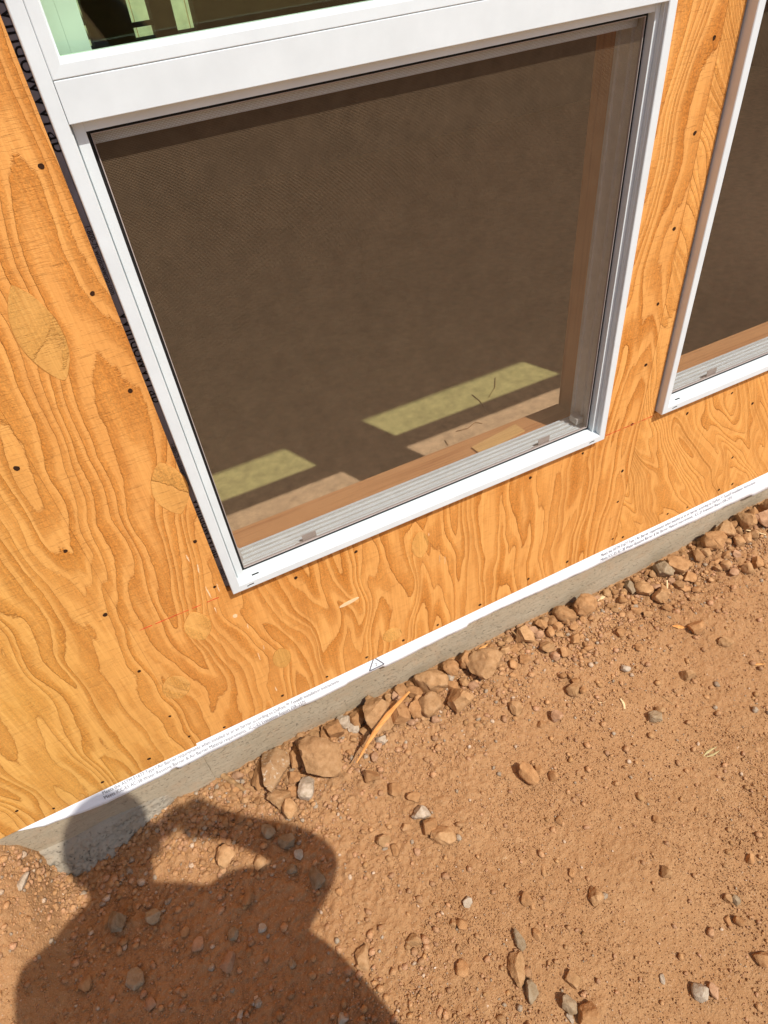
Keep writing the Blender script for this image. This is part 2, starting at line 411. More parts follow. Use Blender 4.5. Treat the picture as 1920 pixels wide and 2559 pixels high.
M_inkb = mat_plain('black_ink', (0.008, 0.008, 0.009), 0.6, 0.3)
M_conc = mat_concrete('formed_concrete', (0.440, 0.355, 0.238), (0.510, 0.420, 0.295), 0.9)
M_conc2 = mat_concrete('rough_concrete', (0.30, 0.25, 0.18), (0.40, 0.34, 0.26), 1.0, False)
M_floor = mat_plain('dusty_subfloor', (0.62, 0.405, 0.23), 0.85, 0.2, 0.22, 26, 0.3, 150)
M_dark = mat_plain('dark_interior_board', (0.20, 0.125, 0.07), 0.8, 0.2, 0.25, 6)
M_fence = mat_plain('pale_green_board', (0.52, 0.56, 0.40), 0.8, 0.2, 0.15, 9)
M_pipe = mat_plain('pale_plastic_pipe', (0.62, 0.70, 0.66), 0.4, 0.5, 0.05)
M_roof = mat_plain('roof_boards', (0.45, 0.30, 0.17), 0.8, 0.2, 0.2, 8)
M_soil = mat_soil('red_brown_dirt')
M_grav = mat_soil('dirt_crumbs', True)
M_r = {
    'b': mat_rock('brown_clod', (0.27, 0.135, 0.056), (0.40, 0.206, 0.086), (0.49, 0.272, 0.125)),
    'o': mat_rock('ochre_clod', (0.30, 0.162, 0.070), (0.43, 0.240, 0.108), (0.52, 0.310, 0.155)),
    's': mat_rock('speckled_rock', (0.30, 0.165, 0.075), (0.43, 0.250, 0.120), (0.52, 0.33, 0.175), (0.62, 0.49, 0.35), 45),
    'g': mat_rock('grey_stone', (0.23, 0.150, 0.080), (0.31, 0.220, 0.130), (0.38, 0.29, 0.19)),
    'w': mat_rock('white_stone', (0.36, 0.27, 0.18), (0.47, 0.37, 0.265), (0.56, 0.46, 0.35), None, 90),
    'p': mat_rock('pink_stone', (0.36, 0.190, 0.100), (0.45, 0.255, 0.140), (0.52, 0.31, 0.185)),
}
M_wood = mat_lumber('fresh_splinter', (0.74, 0.37, 0.12), (0.58, 0.24, 0.06), 0, 3)
M_twig = mat_plain('brown_stick', (0.33, 0.19, 0.085), 0.9, 0.2, 0.3, 90, 0.4, 400)
M_straw = mat_plain('dry_straw', (0.74, 0.55, 0.30), 0.8, 0.2, 0.15, 60)

# ------------------------------------------------------------------ ground
G0 = 0.150                                   # general level of the dirt
BX = [-3, -1.2, -.70, -.64, -.605, -.575, -.54, -.40, -.30, -.15, 0.05, .2, .5, .72, 1.04, 1.35, 1.62, 1.8, 3]
BZ = [.23, .23, .21, .195, .14, .04, .0, .005, .015, .012, .030, .020, .032, .034, .004, .008, .055, .06, .06]
def height(x, y):
    """coarse lie of the dirt"""
    x = np.asarray(x, float); y = np.asarray(y, float)
    b = np.interp(x, BX, BZ)
    k = np.clip((-.50 - x) / .22, 0, 1); w = .15 + .25 * k * k * (3 - 2 * k)
    yy = np.minimum(y, 0)
    return G0 + b * np.exp(-(yy / w) ** 2) + 0.014 * fbm(x * 2.2, y * 2.2, 40, 3)
def on_ground(px):
    p = on_z(px, 0.0)
    for _ in range(14):
        y = min(p[1], -0.004)
        p = on_z(px, float(height(p[0], min(p[1], 0))))
    return p
def axis(lo, hi, step, far):
    a = list(np.arange(lo, hi + 1e-6, step)); s = step; v = lo
    left = []
    while v > -far: s *= 1.35; v -= s; left.append(v)
    s = step; v = hi; right = []
    while v < far: s *= 1.35; v += s; right.append(v)
    return np.array(left[::-1] + a + right)
def make_ground():
    xs = axis(-0.95, 1.95, 0.0036, 60); ys = axis(-1.02, 0.03, 0.0036, 60)
    X, Y = np.meshgrid(xs, ys, indexing='ij')
    Zh = height(X, Y)
    near = (X > -1.3) & (X < 2.3) & (Y > -1.4) & (Y < 0.1)
    xn, yn = X[near], Y[near]
    wall = np.exp(-((yn + 0.02) / 0.22) ** 2)                        # rougher towards the footing
    leftp = 1 / (1 + np.exp((xn - 0.18) / 0.07))
    rough = 0.40 + 0.9 * wall + 0.55 * leftp + 0.5 * np.clip(fbm(xn * 5, yn * 5, 77, 2), -0.6, 1)
    rough = np.clip(rough, 0.2, 2.0)
    d1, s1, v1 = worley(xn * 34, yn * 34, 5); d2, s2, v2 = worley(xn * 75, yn * 75, 15); d3, s3, v3 = worley(xn * 140, yn * 140, 25)
    l1 = np.clip(1 - (d1 / (0.30 + 0.40 * v1)) ** 2, 0, 1) * (v1 > 0.62)
    l2 = np.clip(1 - (d2 / (0.35 + 0.35 * v2)) ** 2, 0, 1) * (v2 > 0.45)
    l3 = np.clip(1 - (d3 / 0.62) ** 2, 0, 1) * (v3 > 0.25)
    z = rough * (0.0034 * l1 + 0.0034 * l2 + 0.0028 * l3) + 0.0028 * rough * fbm(xn * 18, yn * 18, 60, 4) + 0.0012 * fbm(xn * 160, yn * 160, 90, 2)
    Zh[near] += z
    nx, ny = X.shape
    co = np.stack([X, Y, Zh], -1).reshape(-1, 3)
    i = np.arange(nx * ny).reshape(nx, ny)
    q = np.stack([i[:-1, :-1], i[1:, :-1], i[1:, 1:], i[:-1, 1:]], -1).reshape(-1, 4)
    me = bpy.data.meshes.new('ground'); me.vertices.add(len(co)); me.vertices.foreach_set('co', co.ravel())
    me.loops.add(q.size); me.loops.foreach_set('vertex_index', q.ravel())
    me.polygons.add(len(q)); me.polygons.foreach_set('loop_start', np.arange(len(q)) * 4)
    me.update(calc_edges=True); me.polygons.foreach_set('use_smooth', [True] * len(q)); me.update()
    o = obj('ground', me, M_soil); tag(o, kind='structure'); o['label'] = 'bare red-brown dirt in front of the house'
    return o
make_ground()

# ------------------------------------------------------------------ house: sheathing, framing, foundation, roof
W1 = (0.027, 0.922); W2 = (1.091, 1.986); WZ0, WZ1 = 0.806, 2.30        # outer frames
RAIL0, RAIL1 = 1.615, 1.657
house = thing('house_wall', 'orange plywood sheathed wall of a house under construction with two white windows', 'wall', (0, 0.07, 0.36))
def hp(mb, name, mat, parent=None, bevel=0, **kw):
    o = mb.build(name, mat, None, bevel=bevel, **kw); o.parent = parent or house
    o.matrix_parent_inverse = Matrix.Translation((0, -0.07, -0.36)) if parent is None else Matrix.Identity(4)
    return o
T = 0.0115
def opening(x, z, w): return w[0] - 0.004 < x < w[1] + 0.004 and WZ0 - 0.004 < z < WZ1 + 0.004
# sheet A (far left), B (carries the first window), C (carries the second window)
shA = hp(grid_solid([-2.2, -0.1726], [0.358, 2.7], lambda x, z: True, 0, T), 'plywood_sheet', M_plyA)
xe = 0.0185
shB = hp(grid_solid([-0.1722, xe, W1[1] + 0.004, 1.0463], [0.367, WZ0 - 0.006, WZ1 + 0.004, 2.7],
                    lambda x, z: not (xe < x < W1[1] + 0.004 and WZ0 - 0.006 < z < WZ1), 0, T), 'plywood_sheet', M_plyB)
shC = hp(grid_solid([1.0471, W2[0] - 0.004, W2[1] + 0.004, 3.4], [0.366, WZ0 - 0.006, WZ1 + 0.004, 2.7],
                    lambda x, z: not opening(x, z, W2), 0, T), 'plywood_sheet', M_plyC)
shA['label'] = 'plywood sheet at the left end'; shB['label'] = 'orange plywood sheet round the near window'; shC['label'] = 'tightly wavy grained plywood sheet round the far window'

# nails: sunk heads with a dark recess, each a part of its sheet
def nail_mesh():
    mb = MB(); n = 9
    for r, y in ((0.0040, -0.0004), (0.0032, -0.0006), (0.0028, -0.0002)):
        mb.v += [(r * math.cos(2 * math.pi * k / n) * (1.0 + 0.12 * math.sin(k * 2.1)), y, r * 1.15 * math.sin(2 * math.pi * k / n)) for k in range(n)]
    mb.f = [(a * n + k, a * n + (k + 1) % n, (a + 1) * n + (k + 1) % n, (a + 1) * n + k) for a in range(2) for k in range(n)] + [tuple(2 * n + k for k in range(n))]
    return mb.mesh('nail')
ME_nail = nail_mesh(); ME_nail.materials.append(M_hole)
S = 2.594
z1 = lambda x, y: (x / S, y / S); z3 = lambda x, y: (1280 + x / S, y / S); z4 = lambda x, y: (x / S, 640 + y / S)
z6 = lambda x, y: (1280 + x / S, 640 + y / S); q1 = lambda x, y: (x / S, 1280 + y / S); q2 = lambda x, y: (640 + x / S, 1280 + y / S)
q3 = lambda x, y: (1280 + x / S, 1180 + y / S); q4 = lambda x, y: (x / S, 1919 + y / S)
nails = [z1(267, 1077), z4(600, 242), z4(845, 872), z4(1100, 1430), q1(1265, 190), q1(1392, 484), z4(108, 1375), q1(425, 252), q1(683, 664),
         q1(903, 1030), q1(1102, 1322), q1(1455, 1393), q1(1227, 1453), q1(967, 1598), q4(665, 92), q4(110, 278), q4(349, 262),
         z3(1310, 245), z3(1185, 862), z3(1050, 1483), z6(945, 310), z6(867, 705), z6(778, 1090), z6(715, 1392), z6(685, 1592), z6(458, 1278), z6(118, 1436),
         q2(648, 256), q2(258, 425), q2(718, 940), q2(460, 1066), q2(172, 1188), q2(1178, 730), q2(1452, 600), q2(955, 830),
         q3(105, 692), q3(357, 580), q3(652, 432), q3(718, 420), q3(1008, 270), q3(1135, 228), z6(1135, 1020), z6(1425, 888), z6(1558, 955),
         z6(1428, 1306), z6(1428, 1477), z6(1340, 1515), q3(1340, 115)]
for px in nails:
    p = on_y(px, 0)
    par = shA if p[0] < -0.173 else shB if p[0] < 1.0465 else shC
    o = obj('nail', ME_nail, None, par); o.location = (p[0], 0, p[2]); o.rotation_euler = (0, random.uniform(0, 6), 0)
    s = random.uniform(0.75, 1.1); o.scale = (s, 1, s)
# wood patches let into the face veneer
def lens(cx, cz, w, h, mat, par, pointy=1.0, rot=0.0, name='wood_patch', t=0.0006):
    n = 28; pts = []
    for k in range(n):
        a = 2 * math.pi * k / n; c, s_ = math.cos(a), math.sin(a)
        r = 1.0
        x = w / 2 * c * (abs(c) ** (pointy - 1) if pointy > 1 else 1); z = h / 2 * s_
        x += random.uniform(-1, 1) * 0.0006; z += random.uniform(-1, 1) * 0.0006
        pts.append((cx + x * math.cos(rot) - z * math.sin(rot), cz + x * math.sin(rot) + z * math.cos(rot)))
    mb = MB(); mb.v = [(x, -t, z) for x, z in pts] + [(x, 0.001, z) for x, z in pts]
    mb.f = [tuple(range(n))] + [(k, (k + 1) % n, n + (k + 1) % n, n + k) for k in range(n)]
    o = mb.build(name, mat, par); return o
def patch(px, w, h, mat, pointy=1.6, rot=0.0):
    p = on_y(px, 0); par = shA if p[0] < -0.173 else shB
    lens(p[0], p[2], w + 0.0008, h + 0.0012, M_rim, par, pointy, rot, 'patch_edge', 0.0002)
    return lens(p[0], p[2], w, h, mat, par, pointy, rot)
patch((100, 838), 0.056, 0.140, M_patch2, 1.6, 0.05).__setitem__('label', 'large olive boat-shaped wood patch')
patch((426, 1222), 0.058, 0.115, M_patch, 1.7)
patch((495, 1565), 0.052, 0.090, M_patch, 1.6)
patch((441, 1717), 0.056, 0.082, M_patch, 1.3)
patch((705, 1644), 0.042, 0.072, M_patch2, 1.3)
patch((1050, 1361), 0.042, 0.085, M_patch, 1.5)
patch((981, 1586), 0.048, 0.058, M_patch, 1.0, 0.6)
p = on_y((873, 1505), 0)
lens(p[0], p[2], 0.050, 0.011, M_splint, shB, 1.0, 0.10, 'torn_veneer', 0.0008)['label'] = 'pale torn strip of face veneer'
# pale scuffs
for px, w, h in [(q1(1218, 298), .004, .024), (q1(1285, 365), .004, .028), (q1(1352, 520), .004, .045), (q1(1415, 490), .003, .030), (q1(1398, 635), .003, .024), (q1(1525, 672), .016, .014),
                 (q1(1607, 740), .003, .020), (q2(20, 935), .003, .034), (q2(50, 875), .003, .018), (q2(130, 1145), .005, .022), (q2(1190, 300), .002, .030), (q2(1225, 310), .002, .030), (q2(1120, 145), .003, .012)]:
    p = on_y(px, 0); lens(p[0], p[2], w * 0.55, h * 0.8, M_splint, shB, 1.0, random.uniform(-0.15, 0.05), 'scuff', 0.0003)
# snapped chalk line
def chalk(x0, x1, par):
    mb = MB(); n = max(3, int((x1 - x0) / 0.006)); zc = 0.7945
    for k in range(n):
        if random.random() < 0.12: continue
        a = x0 + (x1 - x0) * k / n; b = x0 + (x1 - x0) * (k + 1) / n - 0.0002
        w = random.uniform(0.0004, 0.0010); zz = zc + random.uniform(-0.0003, 0.0003)
        mb.box(a, b, -0.0004, 0.0006, zz - w, zz + w)
    return mb.build('chalk_line', M_chalk, par)
chalk(-0.157, 0.0, shB); chalk(0.925, 1.045, shB); chalk(1.0485, 1.088, shC)

# framing behind the sheathing: rough sills, trimmers, studs, plates
fy0, fy1 = 0.0135, 0.160
def stick(x0, x1, z0, z1, name, mat, y0=fy0, y1=fy1):
    mb = MB(); mb.box(x0, x1, y0, y1, z0, z1); return hp(mb, name, mat, bevel=0.002)
for w in (W1, W2):
    stick(w[0] - 0.006, w[1] + 0.006, 0.758, 0.800, 'rough_sill', M_lumber)
    stick(w[0] - 0.046, w[0] - 0.007, 0.46, WZ1 + 0.01, 'trimmer_stud', M_lumberz)
    stick(w[1] + 0.007, w[1] + 0.046, 0.46, WZ1 + 0.01, 'trimmer_stud', M_lumberz)
    stick(w[0] - 0.046, w[1] + 0.046, WZ1 + 0.012, WZ1 + 0.22, 'header', M_lumber)
    for k in range(3):
        xx = w[0] + 0.02 + k * 0.40
        stick(xx, xx + 0.038, 0.46, 0.756, 'cripple_stud', M_lumberz)
stick(-2.2, 3.4, 0.371, 0.459, 'bottom_plate', M_lumber)
stick(-2.2, 3.4, 2.60, 2.69, 'top_plate', M_lumber)
for xx in (-2.0, -1.6, -1.2, -0.8, -0.4, -0.06, 0.985, 1.010 + 0.016, 2.06, 2.5, 2.9, 3.3):
    if 0.9 < xx < 1.1: continue
    stick(xx, xx + 0.038, 0.46, 2.598, 'stud', M_lumberz)
mb = MB(); mb.box(0.970, 1.0445 - 0.001, fy0, fy1, 0.46, 2.598); hp(mb, 'stud', M_lumberz, bevel=0.002)

# flashing membrane round the near window (dark grey, black lettering), between sheathing edge and frame
fl = MB()
fl.box(-0.050, 0.0265, 0.0120, 0.0130, 0.803, 2.28)
flash = fl.build('flashing_membrane', M_flash); tag(flash, 'dark grey flashing strip with black lettering beside the near window frame', 'flashing')
def text_mesh(body, size=0.01, extr=0.0, shear=0.0, bold=False):
    cu = bpy.data.curves.new('txt', 'FONT'); cu.body = body; cu.size = size; cu.extrude = extr; cu.shear = shear
    cu.resolution_u = 3
    if bold: cu.offset = size * 0.012
    o = bpy.data.objects.new('txt', cu); COL.objects.link(o)
    bpy.context.view_layer.update()
    me = bpy.data.meshes.new_from_object(o.evaluated_get(bpy.context.evaluated_depsgraph_get()))
    bpy.data.objects.remove(o, do_unlink=True); return me
def place_text(body, x0, x1, zb, y, mat, parent, name='lettering', size=None, **kw):
    """upright lettering on the wall plane, fitted from x0 to x1 with its baseline at zb"""
    me = text_mesh(body, 1.0, **kw)
    co = np.array([v.co for v in me.vertices]); w = co[:, 0].max() - co[:, 0].min()
    sx = (x1 - x0) / w; sz = size
    for v in me.vertices: v.co = Vector((x0 + (v.co.x - co[:, 0].min()) * sx, wrap_y(zb + v.co.y * sz) - 0.0013, zb + v.co.y * sz))
    return obj(name, me, mat, parent)
def side_text(body, ztop, length, xb, size, parent):
    """lettering turned a quarter turn, reading downwards, letter tops to the right"""
    me = text_mesh(body, 1.0)
    co = np.array([v.co for v in me.vertices]); w = co[:, 0].max() - co[:, 0].min(); s = length / w
    for v in me.vertices: v.co = Vector((xb + v.co.y * size, 0.0116, ztop - (v.co.x - co[:, 0].min()) * s))
    return obj('lettering', me, M_inkb, parent)
for zt in (1.735, 1.385, 1.035):
    side_text('WindowWrap', zt, 0.150, 0.0190, 0.026, flash)
for zt, b in ((1.500, '1-800-75 windowwrap.com'), (1.155, '1-800-75 windowwrap.com'), (0.86, '1-800-75')):
    side_text(b, zt, 0.090 if len(b) > 9 else 0.04, 0.0200, 0.010, flash)

# foundation: formed stem wall, rough footing edge below
fnd = thing('concrete_foundation', 'grey concrete foundation wall under the plywood, dusty and board-marked', 'foundation', (0.5, 0.1, 0))
def fp(o): o.parent = fnd; o.matrix_parent_inverse = Matrix.Translation((-0.5, -0.1, 0)); return o
def conc_face(x0, x1, y, name):
    mb = MB(); nx = int((x1 - x0) / 0.02); zs = np.linspace(-0.25, 0.3655, 26)
    for i in range(nx + 1):
        x = x0 + (x1 - x0) * i / nx
        for z in zs:
            mb.v.append((x, y + 0.0022 * float(fbm(np.array(x * 9.0), np.array(z * 30.0), 5, 2)), z))
    m = len(zs)
    mb.f = [(i * m + j, (i + 1) * m + j, (i + 1) * m + j + 1, i * m + j + 1) for i in range(nx) for j in range(m - 1)]
    b = len(mb.v); mb.v += [(x0, 0.2, -0.25), (x1, 0.2, -0.25), (x1, 0.2, 0.3655), (x0, 0.2, 0.3655)]
    mb.f += [(b, b + 3, b + 2, b + 1), (m - 1, nx * m + m - 1, b + 2, b + 3)]
    return fp(mb.build(name, M_conc, None, fix=False, smooth=True))
conc_face(-2.2, -0.1755, 0.0090, 'stem_wall'); conc_face(-0.1757, 3.4, 0.0122, 'stem_wall')
def rough_ledge():
    mb = MB(); nx, nz = 150, 46; x0, x1 = -0.66, -0.24
    for i in range(nx + 1):
        x = x0 + (x1 - x0) * i / nx
        for j in range(nz + 1):
            u = j / nz; z = 0.224 - 0.115 * u + 0.004 * math.sin(x * 40)
            sl = min(1.0, max(0.0, (x + 0.27) / -0.13))
            out = 0.006 * sl - 0.004 * (1 - sl) + 0.066 * min(1.0, u * 1.25) * sl * (0.75 + 0.25 * math.sin(x * 23 + 1.0))
            a = np.array(x * 30.0); b_ = np.array(u * 9.0)
            rgh = 0.014 * float(fbm(a, b_, 33, 4)) * min(1, u * 5) * sl
            w = worley(np.array([x * 70.0]), np.array([u * 22.0]), 8)
            rgh += (0.007 * max(0, 1 - float(w[0][0]) * 1.6) + 0.006 * float(fbm(np.array(x * 130.0), np.array(u * 40.0), 71, 2))) * min(1, u * 4) * sl
            edge = 0.0 if 0 < j else 0.0
            mb.v.append((x, 0.010 - out * (1 if j else 0.1) - rgh, z))
    m = nz + 1
    mb.f = [(i * m + j, i * m + j + 1, (i + 1) * m + j + 1, (i + 1) * m + j) for i in range(nx) for j in range(nz)]
    o = fp(mb.build('rough_footing_edge', M_conc2, None, fix=False, smooth=True)); o['label'] = 'rough crumbly grey concrete edge at the foot'
rough_ledge()

# house wrap tail below the sheathing
def wrap_y(z): return 0.0070 - 0.30 * (0.3695 - z)
def wrap_strip():
    mb = MB(); xs = np.linspace(-0.578, 3.2, 640); rnd = 0.0; zb = []
    step = 0.0
    for i, x in enumerate(xs):
        if random.random() < 0.035: step = random.uniform(-0.004, 0.004)
        base = np.interp(x, [-.578, -.53, -.40, -.03, .25, .5, .7, .85, 1.0, 1.3, 1.66, 3.2], [.352, .334, .316, .3235, .325, .329, .328, .322, .321, .312, .306, .305])
        zb.append(base + step * (1 if x > -0.5 else 0) + random.uniform(-1, 1) * 0.0006)
    for i, x in enumerate(xs):
        top = np.interp(x, [-0.578, -0.55, -0.173, -0.172, 4], [0.356, 0.3595, 0.3595, 0.3695, 0.3695]) if x < -0.16 else 0.3695
        wob = 0.0012 * math.sin(x * 31) + 0.0010 * math.sin(x * 77 + 1)
        n = 6
        for j in range(n):
            u = j / (n - 1); mb.v.append((x, wrap_y(top + (min(zb[i], top - 0.001) - top) * u) + 0.30 * wob * u, top + (min(zb[i], top - 0.001) - top) * u))
    m = 6; N = len(xs)
    mb.f = [(i * m + j, i * m + j + 1, (i + 1) * m + j + 1, (i + 1) * m + j) for i in range(N - 1) for j in range(m - 1)]
    o = mb.build('house_wrap', M_wrap, None, fix=False, smooth=True)
    sm = o.modifiers.new('solid', 'SOLIDIFY'); sm.thickness = 0.0008; sm.offset = -1
    return tag(o, 'torn white house wrap strip with grey printing between plywood and concrete', 'house wrap')
wrap = wrap_strip()
L1 = 'Meets the ASTM E1677 Type I Air Barrier requirements when installed as an air barrier according to DuPont\u2122 Tyvek\u00ae Installation Instructions.'
L2 = 'Meets ICC-ES AC-38 Water-Resistive Barrier & Air Barrier Material requirements.  ICC-ES Evaluation Report ESR-2375'
for x0 in (-0.396, 1.003):
    place_text(L1, x0, x0 + 0.588, 0.3440, 0.0008, M_ink, wrap, size=0.0140)
    place_text(L2, x0 - 0.002, x0 + 0.492, 0.3300, -0.0008, M_ink, wrap, size=0.0140)
tri = MB(); cx, cz = 0.293, 0.349
def bar(mb, a, b, w, y):
    a = np.array(a); b = np.array(b); d = (b - a) / np.linalg.norm(b - a); n = np.array([-d[1], d[0]]) * w
    q = [a - n, b - n, b + n, a + n]
    mb.add([(p_[0], wrap_y(p_[1]) - 0.0013, p_[1]) for p_ in q] + [(p_[0], wrap_y(p_[1]) - 0.0007, p_[1]) for p_ in q], [(0, 1, 2, 3), (0, 4, 5, 1), (1, 5, 6, 2), (2, 6, 7, 3), (3, 7, 4, 0)])
P3 = [(cx - 0.021, cz - 0.015), (cx + 0.021, cz - 0.015), (cx, cz + 0.017)]
for a, b in ((0, 1), (1, 2), (2, 0)): bar(tri, P3[a], P3[b], 0.0014, 0.0006)
tri.build('warning_triangle', M_ink, wrap)
place_text('2', cx - 0.003, cx + 0.003, cz - 0.010, 0.0008, M_ink, wrap, size=0.015)

# ------------------------------------------------------------------ windows
def make_window(label, x0, x1, first):
    t = thing('window', label, 'window', ((x0 + x1) / 2, 0.0, WZ0), 'white windows in the plywood wall')
    inv = Matrix.Translation((-(x0 + x1) / 2, 0.0, -WZ0))
    def part(mb, name, mat, parent=None, bevel=0.0, **kw):
        o = mb.build(name, mat, None, bevel=bevel, **kw)
        o.parent = parent or t
        if parent is None: o.matrix_parent_inverse = inv
        return o
    rect = (x0, x1, WZ0, WZ1)
    # outer frame: nailing side, face band, stepped return, deep jamb
    f = MB(); f.ring(rect, [(0.0, 0.0105), (0.0, -0.0188), (0.0012, -0.0200), (0.0152, -0.0200), (0.0164, -0.0190), (0.0164, -0.0128), (0.0176, -0.0122),
                            (0.0176, -0.0108), (0.0166, -0.0102), (0.0166, 0.0010), (0.020, 0.0010), (0.020, 0.074), (-0.004, 0.074), (-0.004, 0.0125)])
    part(f, 'frame', M_vinyl, bevel=0.0)
    xi0, xi1 = x0 + 0.0168, x1 - 0.0168
    zl = WZ0 + 0.0170
    # second step of the frame that holds the insect screen (wider on the left)
    s = MB()
    s.box(xi0 + 0.0028, x0 + 0.0325, -0.0040, 0.0160, zl + 0.004, RAIL0 - 0.0002)
    part(s, 'screen_track', M_vinyl, bevel=0.0006)
    s = MB(); s.box(x1 - 0.0255, xi1, -0.0040, 0.0160, zl + 0.004, RAIL0 - 0.0002); part(s, 'screen_track', M_vinyl, bevel=0.0006)
    s = MB(); s.box(x0 + 0.0327, x1 - 0.0257, -0.0030, 0.0160, RAIL0 - 0.0125, RAIL0 - 0.0003); part(s, 'screen_track', M_vinyl)
    # sloping sill with drip ridge
    s = MB(); s.xprof(xi0 + 0.0003, xi1 - 0.0003, [(-0.0196, WZ0 + 0.003), (-0.0196, zl - 0.0004), (-0.0188, zl + 0.0004), (-0.004, zl + 0.0026), (-0.0034, zl + 0.0036), (0.0080, zl + 0.0056), (0.0086, zl - 0.001), (0.0086, WZ0 + 0.003)])
    part(s, 'sill', M_vinyl)
    # weep slots
    for xx, zz, yy, w in ((x0 + 0.034, WZ0 + 0.0075, -0.0203, 0.010), (x1 - 0.040, WZ0 + 0.0075, -0.0203, 0.010)):
        s = MB(); s.box(xx, xx + w, yy, yy + 0.001, zz, zz + 0.0022); s.box(xx - 0.004, xx, yy, yy + 0.001, zz - 0.001, zz + 0.001); part(s, 'weep_slot', M_black)
    s = MB(); s.box(x0 + 0.046, x0 + 0.060, -0.010, -0.007, zl + 0.0012, zl + 0.0026); part(s, 'weep_slot', M_black)
    # track inside, behind the screen: ribbed sill and jambs
    prof = [(0.0090, WZ0 + 0.002), (0.0090, zl + 0.0020)]
    for k in range(5):
        y = 0.0150 + k * 0.0115
        prof += [(y, zl + 0.0005), (y + 0.0008, zl + 0.0024 + 0.0012 * k), (y + 0.0030, zl + 0.0024 + 0.0012 * k), (y + 0.0036, zl + 0.0010)]
    prof += [(0.0730, zl + 0.001), (0.0735, zl - 0.004), (0.0735, WZ0 + 0.002)]
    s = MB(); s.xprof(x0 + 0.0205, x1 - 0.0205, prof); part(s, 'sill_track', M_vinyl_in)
    for sgn, xa in ((1, x0 + 0.0202), (-1, x1 - 0.0202)):
        pr_ = [(xa, 0.0165)]
        for y, d in ((0.0165, 0.006), (0.0215, 0.006), (0.0225, 0.002), (0.0370, 0.002), (0.0380, 0.007), (0.0410, 0.007), (0.0420, 0.003), (0.0660, 0.003), (0.0668, 0.007), (0.0735, 0.007)):
            pr_.append((xa + sgn * d, y))
        pr_.append((xa, 0.0735))
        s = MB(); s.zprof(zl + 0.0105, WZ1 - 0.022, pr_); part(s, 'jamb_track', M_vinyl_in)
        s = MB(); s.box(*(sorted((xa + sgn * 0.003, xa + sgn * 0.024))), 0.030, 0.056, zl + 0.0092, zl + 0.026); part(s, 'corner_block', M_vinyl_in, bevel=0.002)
    # meeting rail and glazing bead of the fixed upper light
    s = MB(); s.box(xi0 + 0.0002, xi1 - 0.0002, -0.0196, 0.012, RAIL0, RAIL1 - 0.0003); part(s, 'meeting_rail', M_vinyl, bevel=0.0008)
    s = MB(); s.ring((xi0, xi1, RAIL1 + 0.0003, WZ1 - 0.0168), [(0.0, 0.012), (0.0, -0.0188), (0.0010, -0.0196), (0.0128, -0.0190), (0.0140, -0.0178), (0.0140, 0.0005), (0.0170, 0.0010), (0.0170, 0.012)])
    part(s, 'glazing_bead', M_vinyl)
    s = MB(); s.box(xi0 + 0.008, xi1 - 0.008, 0.0020, 0.0060, RAIL1 + 0.008, WZ1 - 0.025); part(s, 'glass_pane', M_glass)
    # insect screen: black ring painting the shaded gap, light edge, woven mesh
    sr = (x0 + 0.0327, x1 - 0.0257, zl + 0.0058, RAIL0 - 0.0127)
    s = MB(); s.ring(sr, [(0.0, 0.0150), (0.0, 0.0105), (0.0048, 0.0105), (0.0048, 0.0150)], True)
    scr = part(s, 'screen_gap_ring', M_black)
    s = MB(); s.ring(sr, [(0.0049, 0.0140), (0.0049, 0.0088), (0.0060, 0.0088), (0.0060, 0.0140)], True)
    o = part(s, 'spline', M_spline, scr); o.matrix_parent_inverse = Matrix.Identity(4)
    ax, bx, az, bz = sr[0] + 0.0055, sr[1] - 0.0055, sr[2] + 0.0055, sr[3] - 0.0055
    pitch = 0.00172; hw = 0.00014
    s = MB()
    for k in range(int((bx - ax) / pitch)):
        x = ax + (k + 0.5) * pitch
        s.add([(x - hw, 0.0112, az), (x + hw, 0.0112, az), (x + hw, 0.0112, bz), (x - hw, 0.0112, bz), (x, 0.0111, az), (x, 0.0111, bz)], [(0, 4, 5, 3), (4, 1, 2, 5), (0, 3, 2, 1)])
    for k in range(int((bz - az) / pitch)):
        z = az + (k + 0.5) * pitch
        s.add([(ax, 0.0114, z - hw), (bx, 0.0114, z - hw), (bx, 0.0114, z + hw), (ax, 0.0114, z + hw), (ax, 0.0113, z), (bx, 0.0113, z)], [(0, 1, 5, 4), (4, 5, 2, 3), (0, 3, 2, 1)])
    o = part(s, 'screen_mesh', M_mesh, scr, fix=False); o.matrix_parent_inverse = Matrix.Identity(4)
    # pull tabs
    for xx in (x0 + 0.165, x0 + 0.735):
        s = MB(); s.box(xx, xx + 0.030, 0.0155, 0.0167, zl + 0.0065, zl + 0.026); s.box(xx - 0.016, xx + 0.002, 0.0155, 0.0185, zl + 0.0065, zl + 0.0095); part(s, 'pull_tab', M_spline)
    # raised lower sash, seen behind the upper glass
    sh = MB(); sh.ring((x0 + 0.026, x1 - 0.026, RAIL0 - 0.033, WZ1 - 0.03), [(0.0, 0.0300), (0.0, 0.0580), (0.0440, 0.0580), (0.0440, 0.0480), (0.0455, 0.0470), (0.0455, 0.0310), (0.0440, 0.0300), (0.023, 0.0296), (0.0225, 0.0300)], True)
    so = part(sh, 'raised_sash', M_vinyl)
    s = MB(); s.box(x0 + 0.066, x1 - 0.066, 0.0410, 0.0450, RAIL0 - 0.002, WZ1 - 0.07); o = part(s, 'glass_pane', M_glass2, so); o.matrix_parent_inverse = Matrix.Identity(4)
    return t
w1 = make_window('white vinyl window with dark insect screen, nearest, its whole lower half in view', W1[0], W1[1], True)
w2 = make_window('white vinyl window cut off by the right edge, beyond the plywood pier', W2[0], W2[1], False)

